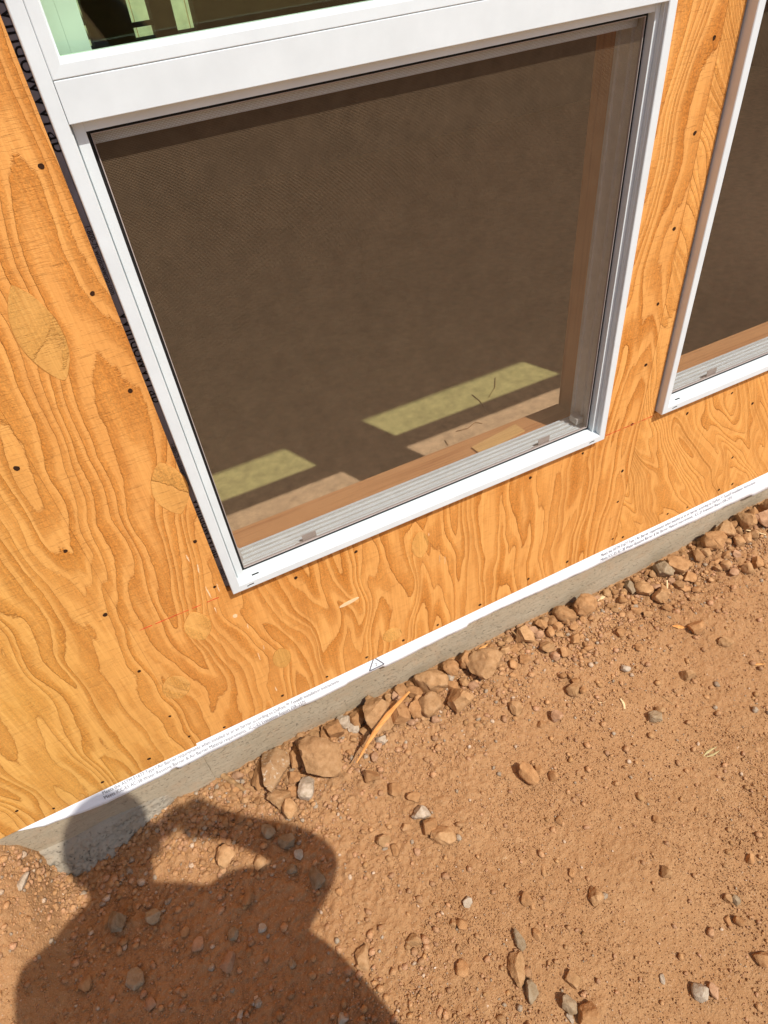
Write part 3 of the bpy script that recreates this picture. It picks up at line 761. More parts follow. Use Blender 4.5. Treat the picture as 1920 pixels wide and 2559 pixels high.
# shim lying on the rough sill
mb = MB(); a = on_z((1190, 1128), 0.803); b = on_z((1300, 1070), 0.803)
d = (b - a)[:2] / np.linalg.norm((b - a)[:2]); n = np.array([-d[1], d[0]]) * 0.017
for_z = (0.8005, 0.806)
q = [(a[0] - n[0], a[1] - n[1]), (b[0] - n[0], b[1] - n[1]), (b[0] + n[0], b[1] + n[1]), (a[0] + n[0], a[1] + n[1])]
mb.add([(x, y, for_z[0]) for x, y in q] + [(x, y, for_z[1]) for x, y in q], [(0, 3, 2, 1), (4, 5, 6, 7), (0, 1, 5, 4), (1, 2, 6, 5), (2, 3, 7, 6), (3, 0, 4, 7)])
tag(mb.build('wood_shim', M_shim, bevel=0.0008), 'pale wooden shim lying on the sill inside the near window', 'shim')

def floor_twig(pts, label):
    mb = MB(); P_ = [on_z(p_, 0.2835) for p_ in pts]; mb.tube(P_, [0.0016] * len(P_), 6)
    tag(mb.build('twig', M_twig, smooth=True), label, 'twig', 'dry twigs on the floor inside')
floor_twig([(1238, 944), (1237, 968), (1222, 992)], 'dark curved twig on the green sun patch inside the near window')
floor_twig([(1180, 986), (1200, 1002), (1216, 1030)], 'dark straight twig across the shaded strip inside the near window')
floor_twig([(1140, 1078), (1170, 1070), (1188, 1055), (1205, 1058)], 'thin crooked twig on the tan sun patch inside the near window')
floor_twig([(1112, 1100), (1120, 1112)], 'short dark twig end at the left of the tan sun patch')
# ------------------------------------------------------------------ inside of the house and roof
mb = MB(); mb.box(-2.2, 6.0, 0.1605, 4.6, 0.20, 0.28); fl_ = mb.build('floor', M_floor); tag(fl_, 'dusty brown floor inside the house', None, None, 'structure')
room = thing('back_wall', 'dark back wall inside the house with narrow bright openings', 'wall', (2, 4.3, 0.28))
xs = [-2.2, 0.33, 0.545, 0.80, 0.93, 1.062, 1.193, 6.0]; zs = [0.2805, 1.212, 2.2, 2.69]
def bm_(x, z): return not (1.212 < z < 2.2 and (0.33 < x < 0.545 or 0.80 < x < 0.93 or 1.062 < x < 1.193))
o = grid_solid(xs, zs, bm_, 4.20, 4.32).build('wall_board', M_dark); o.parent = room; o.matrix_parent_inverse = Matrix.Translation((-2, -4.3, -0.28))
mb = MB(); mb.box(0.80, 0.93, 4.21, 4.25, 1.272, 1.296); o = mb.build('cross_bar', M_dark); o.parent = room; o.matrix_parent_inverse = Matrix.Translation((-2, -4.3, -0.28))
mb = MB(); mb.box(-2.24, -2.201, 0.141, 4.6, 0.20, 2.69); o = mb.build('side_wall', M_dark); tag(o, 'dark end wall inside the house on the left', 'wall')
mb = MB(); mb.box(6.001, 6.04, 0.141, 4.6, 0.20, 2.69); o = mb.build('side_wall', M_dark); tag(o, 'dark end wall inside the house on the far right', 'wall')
# roof with eave (its edge shades the top of the windows)
roof = thing('roof', 'timber roof with an overhanging eave above the wall', 'roof', (1.5, 2, 2.7))
def rp(mb, name, mat): o = mb.build(name, mat); o.parent = roof; o.matrix_parent_inverse = Matrix.Translation((-1.5, -2, -2.7)); return o
EY, EZ = -0.40, 2.716
mb = MB(); mb.add([(-2.6, EY, EZ), (6.4, EY, EZ), (6.4, 2.3, 3.4), (-2.6, 2.3, 3.4), (-2.6, EY, EZ + .03), (6.4, EY, EZ + .03), (6.4, 2.3, 3.43), (-2.6, 2.3, 3.43)], [(0, 3, 2, 1), (4, 5, 6, 7), (0, 1, 5, 4), (1, 2, 6, 5), (2, 3, 7, 6), (3, 0, 4, 7)]); rp(mb, 'roof_slope', M_roof)
mb = MB(); mb.add([(-2.6, 2.3, 3.4), (6.4, 2.3, 3.4), (6.4, 5.0, 2.716), (-2.6, 5.0, 2.716), (-2.6, 2.3, 3.43), (6.4, 2.3, 3.43), (6.4, 5.0, 2.65), (-2.6, 5.0, 2.65)], [(0, 3, 2, 1), (4, 5, 6, 7), (0, 1, 5, 4), (1, 2, 6, 5), (2, 3, 7, 6), (3, 0, 4, 7)]); rp(mb, 'roof_slope', M_roof)
mb = MB(); mb.box(-2.6, 6.4, EY - 0.021, EY - 0.001, EZ - 0.08, EZ + 0.06); rp(mb, 'fascia', M_roof)
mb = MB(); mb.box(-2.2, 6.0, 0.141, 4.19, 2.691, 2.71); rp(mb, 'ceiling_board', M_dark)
# sunlit fence behind the house, seen through the openings
fen = thing('board_fence', 'pale green board fence seen through the openings of the back wall', 'fence', (2, 8.5, 0))
bd = MB(); bd.box(-0.095, 0.095, -0.012, 0.012, 0.02, 2.6); me = bd.mesh('fence_board'); me.materials.append(M_fence)
for k in range(34):
    o = obj('fence_board', me, None, fen); o.location = (-3.2 + k * 0.2, random.uniform(-0.004, 0.004), random.uniform(-0.02, 0.02))
mb = MB(); mb.box(-3.4, 3.6, 0.013, 0.05, 0.5, 0.59); mb.box(-3.4, 3.6, 0.013, 0.05, 1.9, 1.99); mb.build('rail', M_fence, fen)
# bundle of pipes on the sill of the left opening
for k, (dz, rr, lab) in enumerate(((0.035, 0.030, 'pale pipe lying lowest in the left opening of the back wall'), (0.115, 0.040, 'thicker pale pipe lying on top in the left opening of the back wall'))):
    mb = MB(); mb.tube([(0.34, 4.26, 1.215 + dz), (0.44, 4.26, 1.215 + dz + 0.012), (0.535, 4.26, 1.215 + dz + 0.03)], [rr] * 3, 12)
    tag(mb.build('plastic_pipe', M_pipe, smooth=True), lab, 'pipe', 'pipes in the back opening')

# ------------------------------------------------------------------ stones and clods
def ico(sub):
    bm = bmesh.new(); bmesh.ops.create_icosphere(bm, subdivisions=sub, radius=1.0)
    v = np.array([p.co for p in bm.verts]); f = [tuple(q.index for q in p.verts) for p in bm.faces]; bm.free(); return v, f
ICO3 = ico(4); ICO2 = ico(3)
def rock_mesh(name, wx, wy, wz, r, angular=0.6, base=ICO3):
    v, f = base; v = v.copy()
    npl = int(9 + 8 * angular)
    for _ in range(npl):
        n = r.normal(size=3); n /= np.linalg.norm(n); dd = r.uniform(0.50, 0.86)
        k = v @ n - dd; m = k > 0; v[m] -= np.outer(k[m], n) * 0.97
    s = r.integers(0, 999)
    a = np.arctan2(v[:, 1], v[:, 0]) * 1.4
    v *= (1 + 0.10 * fbm(v[:, 0] * 2.1 + v[:, 2] * 1.3, v[:, 1] * 2.1 - v[:, 2] * 1.1, int(s), 3)
          + 0.085 * fbm(v[:, 0] * 7 + v[:, 2] * 5, v[:, 1] * 7 - v[:, 2] * 4.3, int(s) + 5, 3))[:, None]
    mx = np.abs(v).max(0); v = v / mx * np.array([wx, wy, wz]) / 2
    me = bpy.data.meshes.new(name); me.from_pydata(v.tolist(), [], f)
    me.polygons.foreach_set('use_smooth', [True] * len(f)); me.update()
    try: me.set_sharp_from_angle(angle=math.radians(32))
    except Exception: pass
    return me
RG, RW, RS = 'brown clods heaped along the footing', 'small clods on the open dirt', 'small clods in the photographer\'s shadow'
# (px, py, width px, height px, kind, label or None)
ROCKS = [
 (680, 1883, 78, 92, 's', 'large pale-speckled upright rock against the concrete, left of the broad brown block'),
 (808, 1884, 100, 92, 'o', 'broad flat-topped brown block, largest clod by the footing, left of the long splinter'),
 (742, 1893, 40, 46, 'b', 'narrow brown clod wedged between the speckled rock and the broad brown block'),
 (640, 1890, 34, 70, 'b', 'dark-sided brown clod leaning left of the speckled rock'),
 (840, 1822, 50, 44, 'b', 'wedge-shaped brown clod behind the broad brown block'),
 (812, 1814, 28, 40, 'b', None), (890, 1779, 38, 40, 'b', 'rounded brown clod left of the big round boulder-like clod'),
 (943, 1760, 76, 84, 'o', 'big rounded brown clod at the upper end of the long splinter'),
 (860, 1797, 44, 32, 'w', 'crumbly whitish grey lump beside the concrete, left of the big rounded clod'), (886, 1814, 36, 26, 'w', None),
 (998, 1714, 38, 30, 'b', None), (1037, 1727, 44, 34, 'b', None),
 (1076, 1694, 86, 54, 'o', 'wide brown clod touching the concrete just right of the long splinter'),
 (1076, 1755, 58, 52, 'o', 'squarish brown clod right of the long splinter, below the wide clod'),
 (1153, 1743, 68, 60, 'o', 'angular faceted brown clod standing alone with a dark shadow on its left'),
 (1041, 1772, 42, 46, 'b', None), (998, 1779, 60, 54, 'b', 'low brown clod just right of the middle of the long splinter'),
 (1168, 1650, 52, 42, 'b', 'brown clod just left of the wide pale slab near the small orange chip'),
 (1216, 1660, 92, 66, 'o', 'wide pale brown slab of dirt below the small orange chip at the concrete'),
 (1126, 1669, 42, 36, 'b', None), (1128, 1690, 20, 20, 'w', 'small white stone among the brown clods left of the wide slab'),
 (995, 1739, 40, 26, 'p', None), (914, 1843, 26, 38, 'b', None), (954, 1847, 32, 20, 'w', 'small white pebbly lump right of the lower splinter'), (937, 1885, 20, 26, 'p', None),
 (1183, 1712, 32, 22, 'p', None), (1407, 1529, 58, 36, 'b', 'low brown clod by the concrete left of the smooth rounded one'),
 (1457, 1511, 58, 46, 'b', 'smooth brown clod by the concrete left of the pale wood chip'), (1353, 1560, 36, 26, 'b', None),
 (1309, 1583, 52, 46, 'o', 'pale brown clod at the twig right of the wide slab'),
 (1611, 1469, 48, 36, 'o', 'flat pale brown clod just right of the dark grey lumps'), (1652, 1484, 42, 36, 'o', 'brown clod left of the upright straw'),
 (1573, 1465, 26, 36, 'g', 'dark grey lump near the concrete, left of the flat pale clod'), (1646, 1417, 42, 42, 'g', 'grey stone leaning on the concrete beside the brown clod'),
 (1690, 1411, 62, 42, 'b', 'brown clod with dark left side right of the leaning grey stone'), (1719, 1442, 36, 28, 'b', None),
 (1781, 1350, 56, 42, 'b', 'long brown clod at the concrete, third from the right edge'), (1806, 1326, 48, 34, 'o', 'brown clod at the concrete, behind the long one'),
 (1858, 1303, 48, 44, 'o', 'tan clod at the concrete, left of the biggest clod at the right edge'), (1906, 1258, 56, 56, 'b', 'biggest brown clod at the right edge against the concrete'),
 (1908, 1298, 46, 36, 'p', 'pinkish clod at the right edge below the biggest clod'), (1737, 1567, 38, 32, 'b', 'brown clod beside the torn wood chip'),
 (1812, 1600, 36, 24, 'o', 'tan oval stone with a dark left edge, right part of the open dirt'), (1563, 1670, 24, 16, 'w', 'small white stone alone on the dirt below the middle of the clod row'),
 (1717, 1685, 34, 22, 'o', None), (1432, 1722, 34, 28, 'o', 'pale front stone of the little heap of five clods'), (1438, 1704, 20, 18, 'b', None), (1405, 1689, 20, 18, 'b', None),
 (1423, 1687, 18, 18, 'b', None), (1457, 1723, 20, 18, 'b', None), (1390, 1789, 30, 24, 'p', None), (1353, 1808, 22, 16, 'b', None), (1650, 1774, 26, 20, 'o', None),
 (1635, 1789, 42, 26, 'g', 'greyish flat stone with a dark left edge under a tan one'), (1369, 1616, 40, 30, 'o', 'tan clod below the twig right of the wide slab'),
 (1866, 1421, 26, 22, 'o', None), (1889, 1407, 28, 26, 'b', None), (1831, 1432, 22, 18, 'p', None), (1596, 1617, 18, 16, 'b', None), (1288, 1762, 32, 36, 'o', None),
 (771, 1965, 42, 50, 'w', 'pale grey egg-shaped stone below the broad brown block'), (704, 1994, 54, 40, 'o', 'pale brown clod just above the arm shadow, left of the pale egg-shaped stone'),
 (723, 2019, 44, 42, 'o', 'pale brown clod touching the edge of the arm shadow'), (736, 1942, 40, 30, 'b', None), (736, 1973, 28, 28, 'b', None),
 (927, 1940, 48, 28, 'b', 'flat oval brown stone right of the pale egg-shaped stone'), (987, 1969, 34, 30, 'b', None), (1035, 1990, 32, 20, 'b', None),
 (1056, 2027, 48, 34, 'w', 'whitish pointed stone in the middle of the open dirt'), (1076, 2062, 36, 34, 'b', 'brown stone just below the whitish pointed stone'),
 (1108, 2079, 62, 42, 'o', 'flat pale stone right of the brown one below the whitish stone'), (1016, 2064, 24, 17, 'o', None), (960, 2094, 34, 28, 'o', 'round tan stone with dark left rim left of the whitish pointed stone'),
 (985, 2116, 22, 28, 'b', None), (964, 2119, 16, 11, 'w', None), (1043, 2125, 15, 17, 'p', 'tiny pinkish white pebble below the whitish pointed stone'),
 (794, 2181, 36, 46, 'g', 'pointed grey-brown stone inside the elbow of the shadow'), (673, 2075, 36, 30, 'g', 'olive grey stone in the forearm shadow, left one'), (719, 2102, 38, 30, 'g', 'olive grey stone in the forearm shadow, right one'),
 (748, 2131, 22, 21, 'w', 'small pale stone in the elbow shadow'), (732, 2171, 24, 20, 'g', None), (652, 2152, 28, 28, 'o', 'clod at the right tip of the sunlit triangle inside the shadow'), (655, 2316, 22, 16, 'w', 'small pale stone in the shadow of the chest'),
 (908, 2385, 36, 46, 'o', 'half-buried oval stone right of the body shadow'), (1037, 2345, 36, 20, 'o', None), (1170, 2250, 22, 20, 'w', 'grey white pebble on the open dirt right of the shadow'),
 (1157, 2306, 32, 22, 'b', None), (1133, 2304, 18, 16, 'o', None), (1153, 2412, 30, 32, 'b', None), (856, 2543, 27, 22, 'w', 'pale stone in the body shadow at the bottom edge'),
 (850, 2225, 18, 16, 'b', None), (732, 2405, 18, 18, 'g', None), (1318, 1932, 64, 30, 'b', 'brown clod with a black hollow on its left, middle of the right-hand dirt'), (1346, 1924, 28, 22, 'b', None), (1382, 1936, 24, 24, 'b', None),
 (1492, 2231, 34, 36, 'o', 'tan stone with a dark shadow on its left, alone on the lower right dirt'), (1317, 2243, 27, 26, 'b', None), (1330, 2262, 14, 16, 'b', None),
 (1297, 2339, 24, 42, 'g', 'grey curved stone above the half-buried slab at lower centre'), (1340, 2328, 20, 22, 'b', None), (1326, 2466, 32, 40, 'g', 'grey rounded stone near the bottom edge, left of the tan one'),
 (1430, 2439, 34, 32, 'o', 'tan stone with a black left shadow near the bottom edge'), (1423, 2505, 34, 30, 'g', 'flat angular grey stone at the bottom edge'), (1425, 2536, 14, 20, 'w', None),
 (1748, 2472, 32, 28, 'w', 'pale grey stone near the bottom right corner'), (1783, 2466, 24, 30, 'p', 'pinkish stone right of the pale grey one near the bottom right corner'), (1906, 2387, 34, 32, 'b', 'brown stone cut by the right edge in the lower right'),
 (1839, 2245, 22, 18, 'g', 'small dark grey stone at the lower right touching a tan one'), (1820, 2245, 20, 18, 'o', None), (1665, 2177, 26, 24, 'o', None), (1469, 2528, 42, 40, 'b', None), (1292, 2403, 38, 62, 'o', 'half-buried pale slab at lower centre'),
 (1820, 2297, 12, 26, 'b', None), (1847, 2301, 22, 20, 'b', None), (1874, 2143, 22, 18, 'b', None), (1656, 2443, 11, 17, 'w', 'tiny white pebble near the bottom right'), (1396, 2044, 15, 20, 'b', None), (1642, 2044, 20, 16, 'b', None),
 (1359, 2168, 11, 28, 'o', None), (1430, 2179, 16, 16, 'b', None),
 (303, 2295, 40, 38, 'g', 'rounded stone in the neck shadow, the largest there'), (384, 2287, 38, 28, 'g', 'double stone in the shadow right of the largest neck-shadow stone'), (572, 2135, 44, 42, 'o', 'flat pale stone lying in the sunlit triangle inside the shadow'),
 (116, 2239, 20, 32, 'w', 'pale elongated pebble left of the head shadow'), (497, 2355, 25, 26, 'p', None), (586, 2326, 24, 26, 'g', None), (341, 2439, 38, 36, 'g', 'grey-brown stone in the middle of the shoulder shadow'),
 (571, 2397, 34, 36, 'p', 'flat pinkish stone in the middle of the chest shadow'), (380, 2501, 22, 22, 'p', 'small pinkish stone low in the shoulder shadow'), (218, 2455, 26, 26, 'b', None), (625, 2231, 27, 38, 'b', None), (603, 2039, 24, 28, 'b', None),
 (601, 2532, 12, 24, 'w', None), (270, 2301, 17, 22, 'b', None), (466, 2326, 18, 18, 'b', None), (623, 2378, 16, 20, 'b', None), (567, 2052, 18, 22, 'b', None),
]
ANCH = [(680, 1883, 'the speckled rock'), (808, 1884, 'the broad brown block'), (943, 1760, 'the big rounded clod'), (1076, 1694, 'the wide brown clod'), (1153, 1743, 'the angular faceted clod'),
        (1216, 1660, 'the wide pale slab'), (1309, 1583, 'the clod at the twig'), (1407, 1529, 'the low clod by the concrete'), (1457, 1511, 'the smooth clod by the concrete'), (1611, 1469, 'the flat pale clod'),
        (1690, 1411, 'the leaning grey stone'), (1781, 1350, 'the long clod at the concrete'), (1906, 1258, 'the biggest clod at the right edge'), (1698, 1566, 'the torn wood chip'), (1812, 1600, 'the tan oval stone'),
        (1563, 1670, 'the lone white stone'), (1432, 1722, 'the little heap of clods'), (771, 1965, 'the pale egg-shaped stone'), (1056, 2027, 'the whitish pointed stone'), (1313, 1936, 'the clod with a black hollow'),
        (1492, 2231, 'the lone tan stone lower right'), (1297, 2339, 'the grey curved stone'), (1430, 2439, 'the tan stone near the bottom edge'), (1748, 2472, 'the pale grey stone bottom right'), (1906, 2387, 'the stone cut by the right edge'),
        (794, 2181, 'the pointed stone in the elbow shadow'), (303, 2295, 'the largest neck-shadow stone'), (571, 2397, 'the flat pinkish stone'), (908, 2385, 'the half-buried oval stone'), (589, 1958, 'the weathered stick')]
def where(px, py):
    a = min(ANCH, key=lambda q: math.hypot(px - q[0], py - q[1])); dx, dy = px - a[0], py - a[1]
    h = 'left of' if dx < 0 else 'right of'; v = 'above' if dy < 0 else 'below'
    if abs(dx) > 2 * abs(dy): d = h
    elif abs(dy) > 2 * abs(dx): d = v
    else: d = v + ' and ' + h
    r = math.hypot(dx, dy)
    return ('close ' if r < 45 else 'well ' if r > 95 else '') + d + ' ' + a[2]
def in_shadow(px, py): return py > 2010 and px < 860 and (px - 160) < 900 and py > 1990 + max(0, (px - 860)) and (px < 560 + (py - 2000) * 1.1)
UNL = {'along': ('brown clod packed among the larger clods along the footing', RG), 'shadow': ('small clod lying in the photographer\'s shadow', RS), 'open': ('small brown clod lying loose on the sunlit open dirt', RW)}
rr = np.random.default_rng(21)
taken = []
def add_rock(px, py, w, h, kind, label, small=False, turn=0.0):
    P = on_ground((px, py + 0.30 * h)); dist = np.linalg.norm(P - CAM); k = dist / F
    g_ = 1.02 if label and P[1] > -0.30 else 1.0
    wx = w * k * g_; wy = h * k * 1.15 * g_; wz = min(wx, wy) * rr.uniform(0.78, 1.05)
    if turn: wz *= 1.5
    me = rock_mesh('stone', wx, wy, wz, rr, rr.uniform(0.3, 1.0), ICO2 if (small or max(w, h) < 34) else ICO3)
    o = obj('stone' if kind in 'gwps' else 'dirt_clod', me, M_r[kind])
    y = min(P[1], -wy * 0.45)
    o.location = (P[0], y, float(height(P[0], y)) + wz * (0.42 if P[1] > -0.30 or turn else 0.26))
    o.rotation_euler = (rr.uniform(-.15, .15), rr.uniform(-.15, .15), turn - 0.40 + rr.uniform(-0.25, 0.25))
    if label: tag(o, label, 'stone' if kind in 'gwps' else 'clod')
    else:
        z = 'shadow' if in_shadow(px, py) else 'along' if P[1] > -0.30 and px > 560 else 'open'
        lab, g = UNL[z]
        word = {'g': 'grey stone', 'w': 'pale stone', 'p': 'pinkish stone'}.get(kind)
        if word: lab = lab.replace('brown clod', word).replace('small clod', 'small ' + word)
        word = word or ('tan clod' if kind == 'o' else 'brown clod'); m_ = max(w, h)
        lab = ('tiny ' if m_ < 17 else 'small ' if m_ < 25 else 'medium ') + word + ' ' + where(px, py)
        tag(o, lab, word.split()[-1], g)
    taken.append((px, py, max(w, h)))
for r_ in ROCKS: add_rock(*r_, turn=-0.75 if r_[:2] == (1318, 1932) else 0.0)
# further small clods: a heap along the footing, crumbs in the shadow, a few on the open dirt
cnt = 0
for _ in range(9000):
    if cnt >= 170: break
    px, py = rr.uniform(560, 1915), rr.uniform(1250, 2050)
    # distance below the foot of the concrete
    foot = np.interp(px, [500, 598, 741, 1026, 1280, 1500, 1700, 1900], [1985, 1920, 1839, 1700, 1573, 1481, 1380, 1255])
    dd = py - foot
    if not (4 < dd < 130) or rr.random() > math.exp(-dd / 48): continue
    s = rr.uniform(11, 31)
    if any(math.hypot(px - a, py - b) < 0.27 * (c + s) for a, b, c in taken): continue
    add_rock(px, py, s, s * rr.uniform(0.65, 0.95), 'bbbboop'[rr.integers(0, 7)], None, True); cnt += 1

dup_ = {}
for o in scene.collection.objects:
    if o.get('group') in (RG, RW, RS): dup_.setdefault(o['label'], []).append(o)
for lab, os_ in dup_.items():
    if len(os_) == 2:
        os_.sort(key=lambda o: o.location.x)
        os_[0]['label'] = 'left-hand ' + lab; os_[1]['label'] = 'right-hand ' + lab
    elif len(os_) == 3:
        os_.sort(key=lambda o: o.location.x)
        for o, q in zip(os_, ('left', 'middle', 'right')): o['label'] = q + ' ' + lab

# ------------------------------------------------------------------ crumbs: uncountable small gravel
def gravel():
    v0, f0 = ico(1); f0 = np.array(f0)
    N = 60000
    xs = rr.uniform(-0.95, 1.95, N * 3); ys = rr.uniform(-1.02, 0.005, N * 3)
    wall = np.exp(-(ys / 0.17) ** 2); left = 1 / (1 + np.exp((xs - 0.16) / 0.06)) * np.clip((ys + 0.95) / 0.2, 0, 1) * np.clip((xs + 0.66) / 0.12, 0.15, 1)
    cl = np.clip(0.5 + 1.1 * fbm(xs * 4.5, ys * 4.5, 123, 3), 0, 1)
    den = 0.09 + 0.75 * wall + 0.50 * left * cl + 0.22 * cl ** 2
    keep = rr.random(N * 3) < den * 0.9
    xs, ys = xs[keep][:N], ys[keep][:N]; wall = wall[keep][:N]; left = left[keep][:N]; n = len(xs)
    sz = 0.0009 + 0.0011 * rr.pareto(2.6, n); sz *= 1 + 0.9 * wall + 0.45 * left
    sz = np.clip(sz, 0.0008, 0.0085)
    zz = height(xs, ys) + sz * 0.35 + 0.0022
    v0 = v0 / np.linalg.norm(v0, axis=1)[:, None]
    V = np.repeat(v0[None], n, 0) * (1 + rr.uniform(-0.28, 0.28, (n, len(v0), 1)))
    V *= (sz[:, None] * rr.uniform(0.7, 1.3, (n, 3)) * np.array([1, 1, 0.75]))[:, None, :]
    a = rr.uniform(0, 6.28, n); c, s = np.cos(a)[:, None], np.sin(a)[:, None]
    x2 = V[:, :, 0] * c - V[:, :, 1] * s; y2 = V[:, :, 0] * s + V[:, :, 1] * c
    V = np.stack([x2 + xs[:, None], y2 + ys[:, None], V[:, :, 2] + zz[:, None]], -1)
    nv = len(v0); Fq = (f0[None] + (np.arange(n) * nv)[:, None, None]).reshape(-1, 3)
    co = V.reshape(-1, 3)
    me = bpy.data.meshes.new('gravel'); me.vertices.add(len(co)); me.vertices.foreach_set('co', co.ravel())
    me.loops.add(Fq.size); me.loops.foreach_set('vertex_index', Fq.ravel().astype(np.int32))
    me.polygons.add(len(Fq)); me.polygons.foreach_set('loop_start', np.arange(len(Fq)) * 3); me.update(calc_edges=True)
    tone = rr.uniform(0.68, 1.12, (n, 1)) * np.ones((1, 3)); tone[:, 2] *= rr.uniform(0.9, 1.25, n)
    grey = rr.random(n) < 0.06; tone[grey] = np.array([0.75, 1.15, 1.9]) * rr.uniform(0.7, 1.1, (grey.sum(), 1))
    pale = rr.random(n) < 0.030; tone[pale] = np.array([1.35, 1.9, 3.0]) * rr.uniform(0.7, 1.05, (pale.sum(), 1))
    at = me.attributes.new('tone', 'FLOAT_COLOR', 'POINT')
    at.data.foreach_set('color', np.repeat(np.concatenate([tone, np.ones((n, 1))], 1), nv, 0).ravel().astype(np.float32))
    o = obj('gravel', me, M_grav); tag(o, 'fine dirt crumbs and gravel scattered over the ground', 'gravel', None, 'stuff')
gravel()
def crumbs_fine():
    v0 = np.array([(1, 0, 0), (-1, 0, 0), (0, 1, 0), (0, -1, 0), (0, 0, 1), (0, 0, -1)], float)
    f0 = np.array([(0, 2, 4), (2, 1, 4), (1, 3, 4), (3, 0, 4), (2, 0, 5), (1, 2, 5), (3, 1, 5), (0, 3, 5)])
    n = 75000; xs = rr.uniform(-0.95, 1.95, n * 2); ys = rr.uniform(-1.02, 0.0, n * 2)
    cl = np.clip(0.5 + 1.2 * fbm(xs * 7, ys * 7, 321, 3), 0.12, 1); keep = rr.random(n * 2) < cl
    xs, ys = xs[keep][:n], ys[keep][:n]; n = len(xs); sz = rr.uniform(0.0006, 0.0017, n)
    V = v0[None] * (sz[:, None] * rr.uniform(0.7, 1.3, (n, 3)))[:, None, :] * rr.uniform(0.75, 1.2, (n, 6, 1))
    a = rr.uniform(0, 6.28, n); c, s_ = np.cos(a)[:, None], np.sin(a)[:, None]
    zz = height(xs, ys) + 0.0030
    V = np.stack([V[:, :, 0] * c - V[:, :, 1] * s_ + xs[:, None], V[:, :, 0] * s_ + V[:, :, 1] * c + ys[:, None], V[:, :, 2] + zz[:, None]], -1)
    Fq = (f0[None] + (np.arange(n) * 6)[:, None, None]).reshape(-1, 3); co = V.reshape(-1, 3)
    me = bpy.data.meshes.new('crumbs'); me.vertices.add(len(co)); me.vertices.foreach_set('co', co.ravel())
    me.loops.add(Fq.size); me.loops.foreach_set('vertex_index', Fq.ravel().astype(np.int32))
    me.polygons.add(len(Fq)); me.polygons.foreach_set('loop_start', np.arange(len(Fq)) * 3); me.update(calc_edges=True)
    tone = rr.uniform(0.75, 1.2, (n, 1)) * np.ones((1, 3)); pale = rr.random(n) < 0.02; tone[pale] = np.array([1.35, 1.8, 2.6])
    at = me.attributes.new('tone', 'FLOAT_COLOR', 'POINT')
    at.data.foreach_set('color', np.repeat(np.concatenate([tone, np.ones((n, 1))], 1), 6, 0).ravel().astype(np.float32))
    tag(obj('soil_crumbs', me, M_grav), 'finest loose soil crumbs on the dirt', 'soil', None, 'stuff')
crumbs_fine()

# ------------------------------------------------------------------ splinters, sticks, straws
def stick_on_ground(name, label, cat, a, b, w, mat, flat=0.45, lift=0.006, bow=0.0, taper=(0.25, 1.0, 0.15), n=9):
    A = on_ground(a); B = on_ground(b); mb = MB(); A = on_z(a, A[2] + lift); B = on_z(b, B[2] + lift * 0.6); pts = []; rad = []
    k = np.linalg.norm(A - CAM) / F * w / 2
    side = np.array([-(B - A)[1], (B - A)[0], 0]); L = np.linalg.norm(side); side = side / L
    for i in range(n):
        u = i / (n - 1); p = A + (B - A) * u; p = p + side * bow * L * math.sin(math.pi * u)
        p[2] = A[2] * (1 - u) + B[2] * u; pts.append(p)
        rad.append(k * np.interp(u, [0, 0.45, 1], taper) * (1 + 0.12 * math.sin(i * 2.7)))
    return tag(mb.tube(pts, rad, 7, flat) or mb.build(name, mat, None), label, cat)
stick_on_ground('wood_splinter', 'long curved fresh orange wood splinter lying across the clods by the footing', 'splinter', (1024, 1728), (892, 1906), 16, M_wood, 0.35, 0.085, -0.05, (0.35, 1.0, 0.2))
stick_on_ground('wood_chip', 'small orange wood chip at the concrete above the wide pale slab', 'splinter', (1189, 1629), (1224, 1607), 9, M_wood, 0.4, 0.012)
stick_on_ground('wood_chip', 'pale wood chip at the concrete right of the smooth brown clod', 'splinter', (1494, 1502), (1523, 1477), 11, M_straw, 0.4, 0.012)
stick_on_ground('wood_chip', 'torn pale wood chip left of a brown clod on the dirt', 'splinter', (1680, 1564), (1717, 1569), 14, M_wood, 0.3, 0.005)
stick_on_ground('wood_chip', 'thin orange wood chip at the right edge of the dirt', 'splinter', (1876, 1661), (1914, 1659), 6, M_wood, 0.4, 0.004)
stick_on_ground('stick', 'brown weathered stick left of the speckled rock', 'stick', (556, 1936), (622, 1981), 13, M_twig, 0.7, 0.012, 0.0, (1.0, 0.9, 0.6))
stick_on_ground('straw', 'upright-looking pale straw between clods right of the dark grey lumps', 'straw', (1667, 1450), (1668, 1481), 4, M_straw, 0.8, 0.02, 0, (1, 1, 1))
stick_on_ground('twig', 'thin dark twig on the clod right of the wide slab', 'twig', (1280, 1577), (1322, 1621), 4, M_twig, 0.8, 0.022, 0.03, (1, 1, 0.6))
stick_on_ground('straw', 'pale bent straw on the open dirt below the white stone', 'straw', (1551, 1746), (1561, 1772), 6, M_straw, 0.5, 0.004, 0.1, (0.6, 1, 0.8))
stick_on_ground('straw', 'pale straw lying near the clods at the right edge', 'straw', (1850, 1322), (1914, 1336), 4, M_straw, 0.6, 0.012, 0.03, (0.6, 1, 0.8))

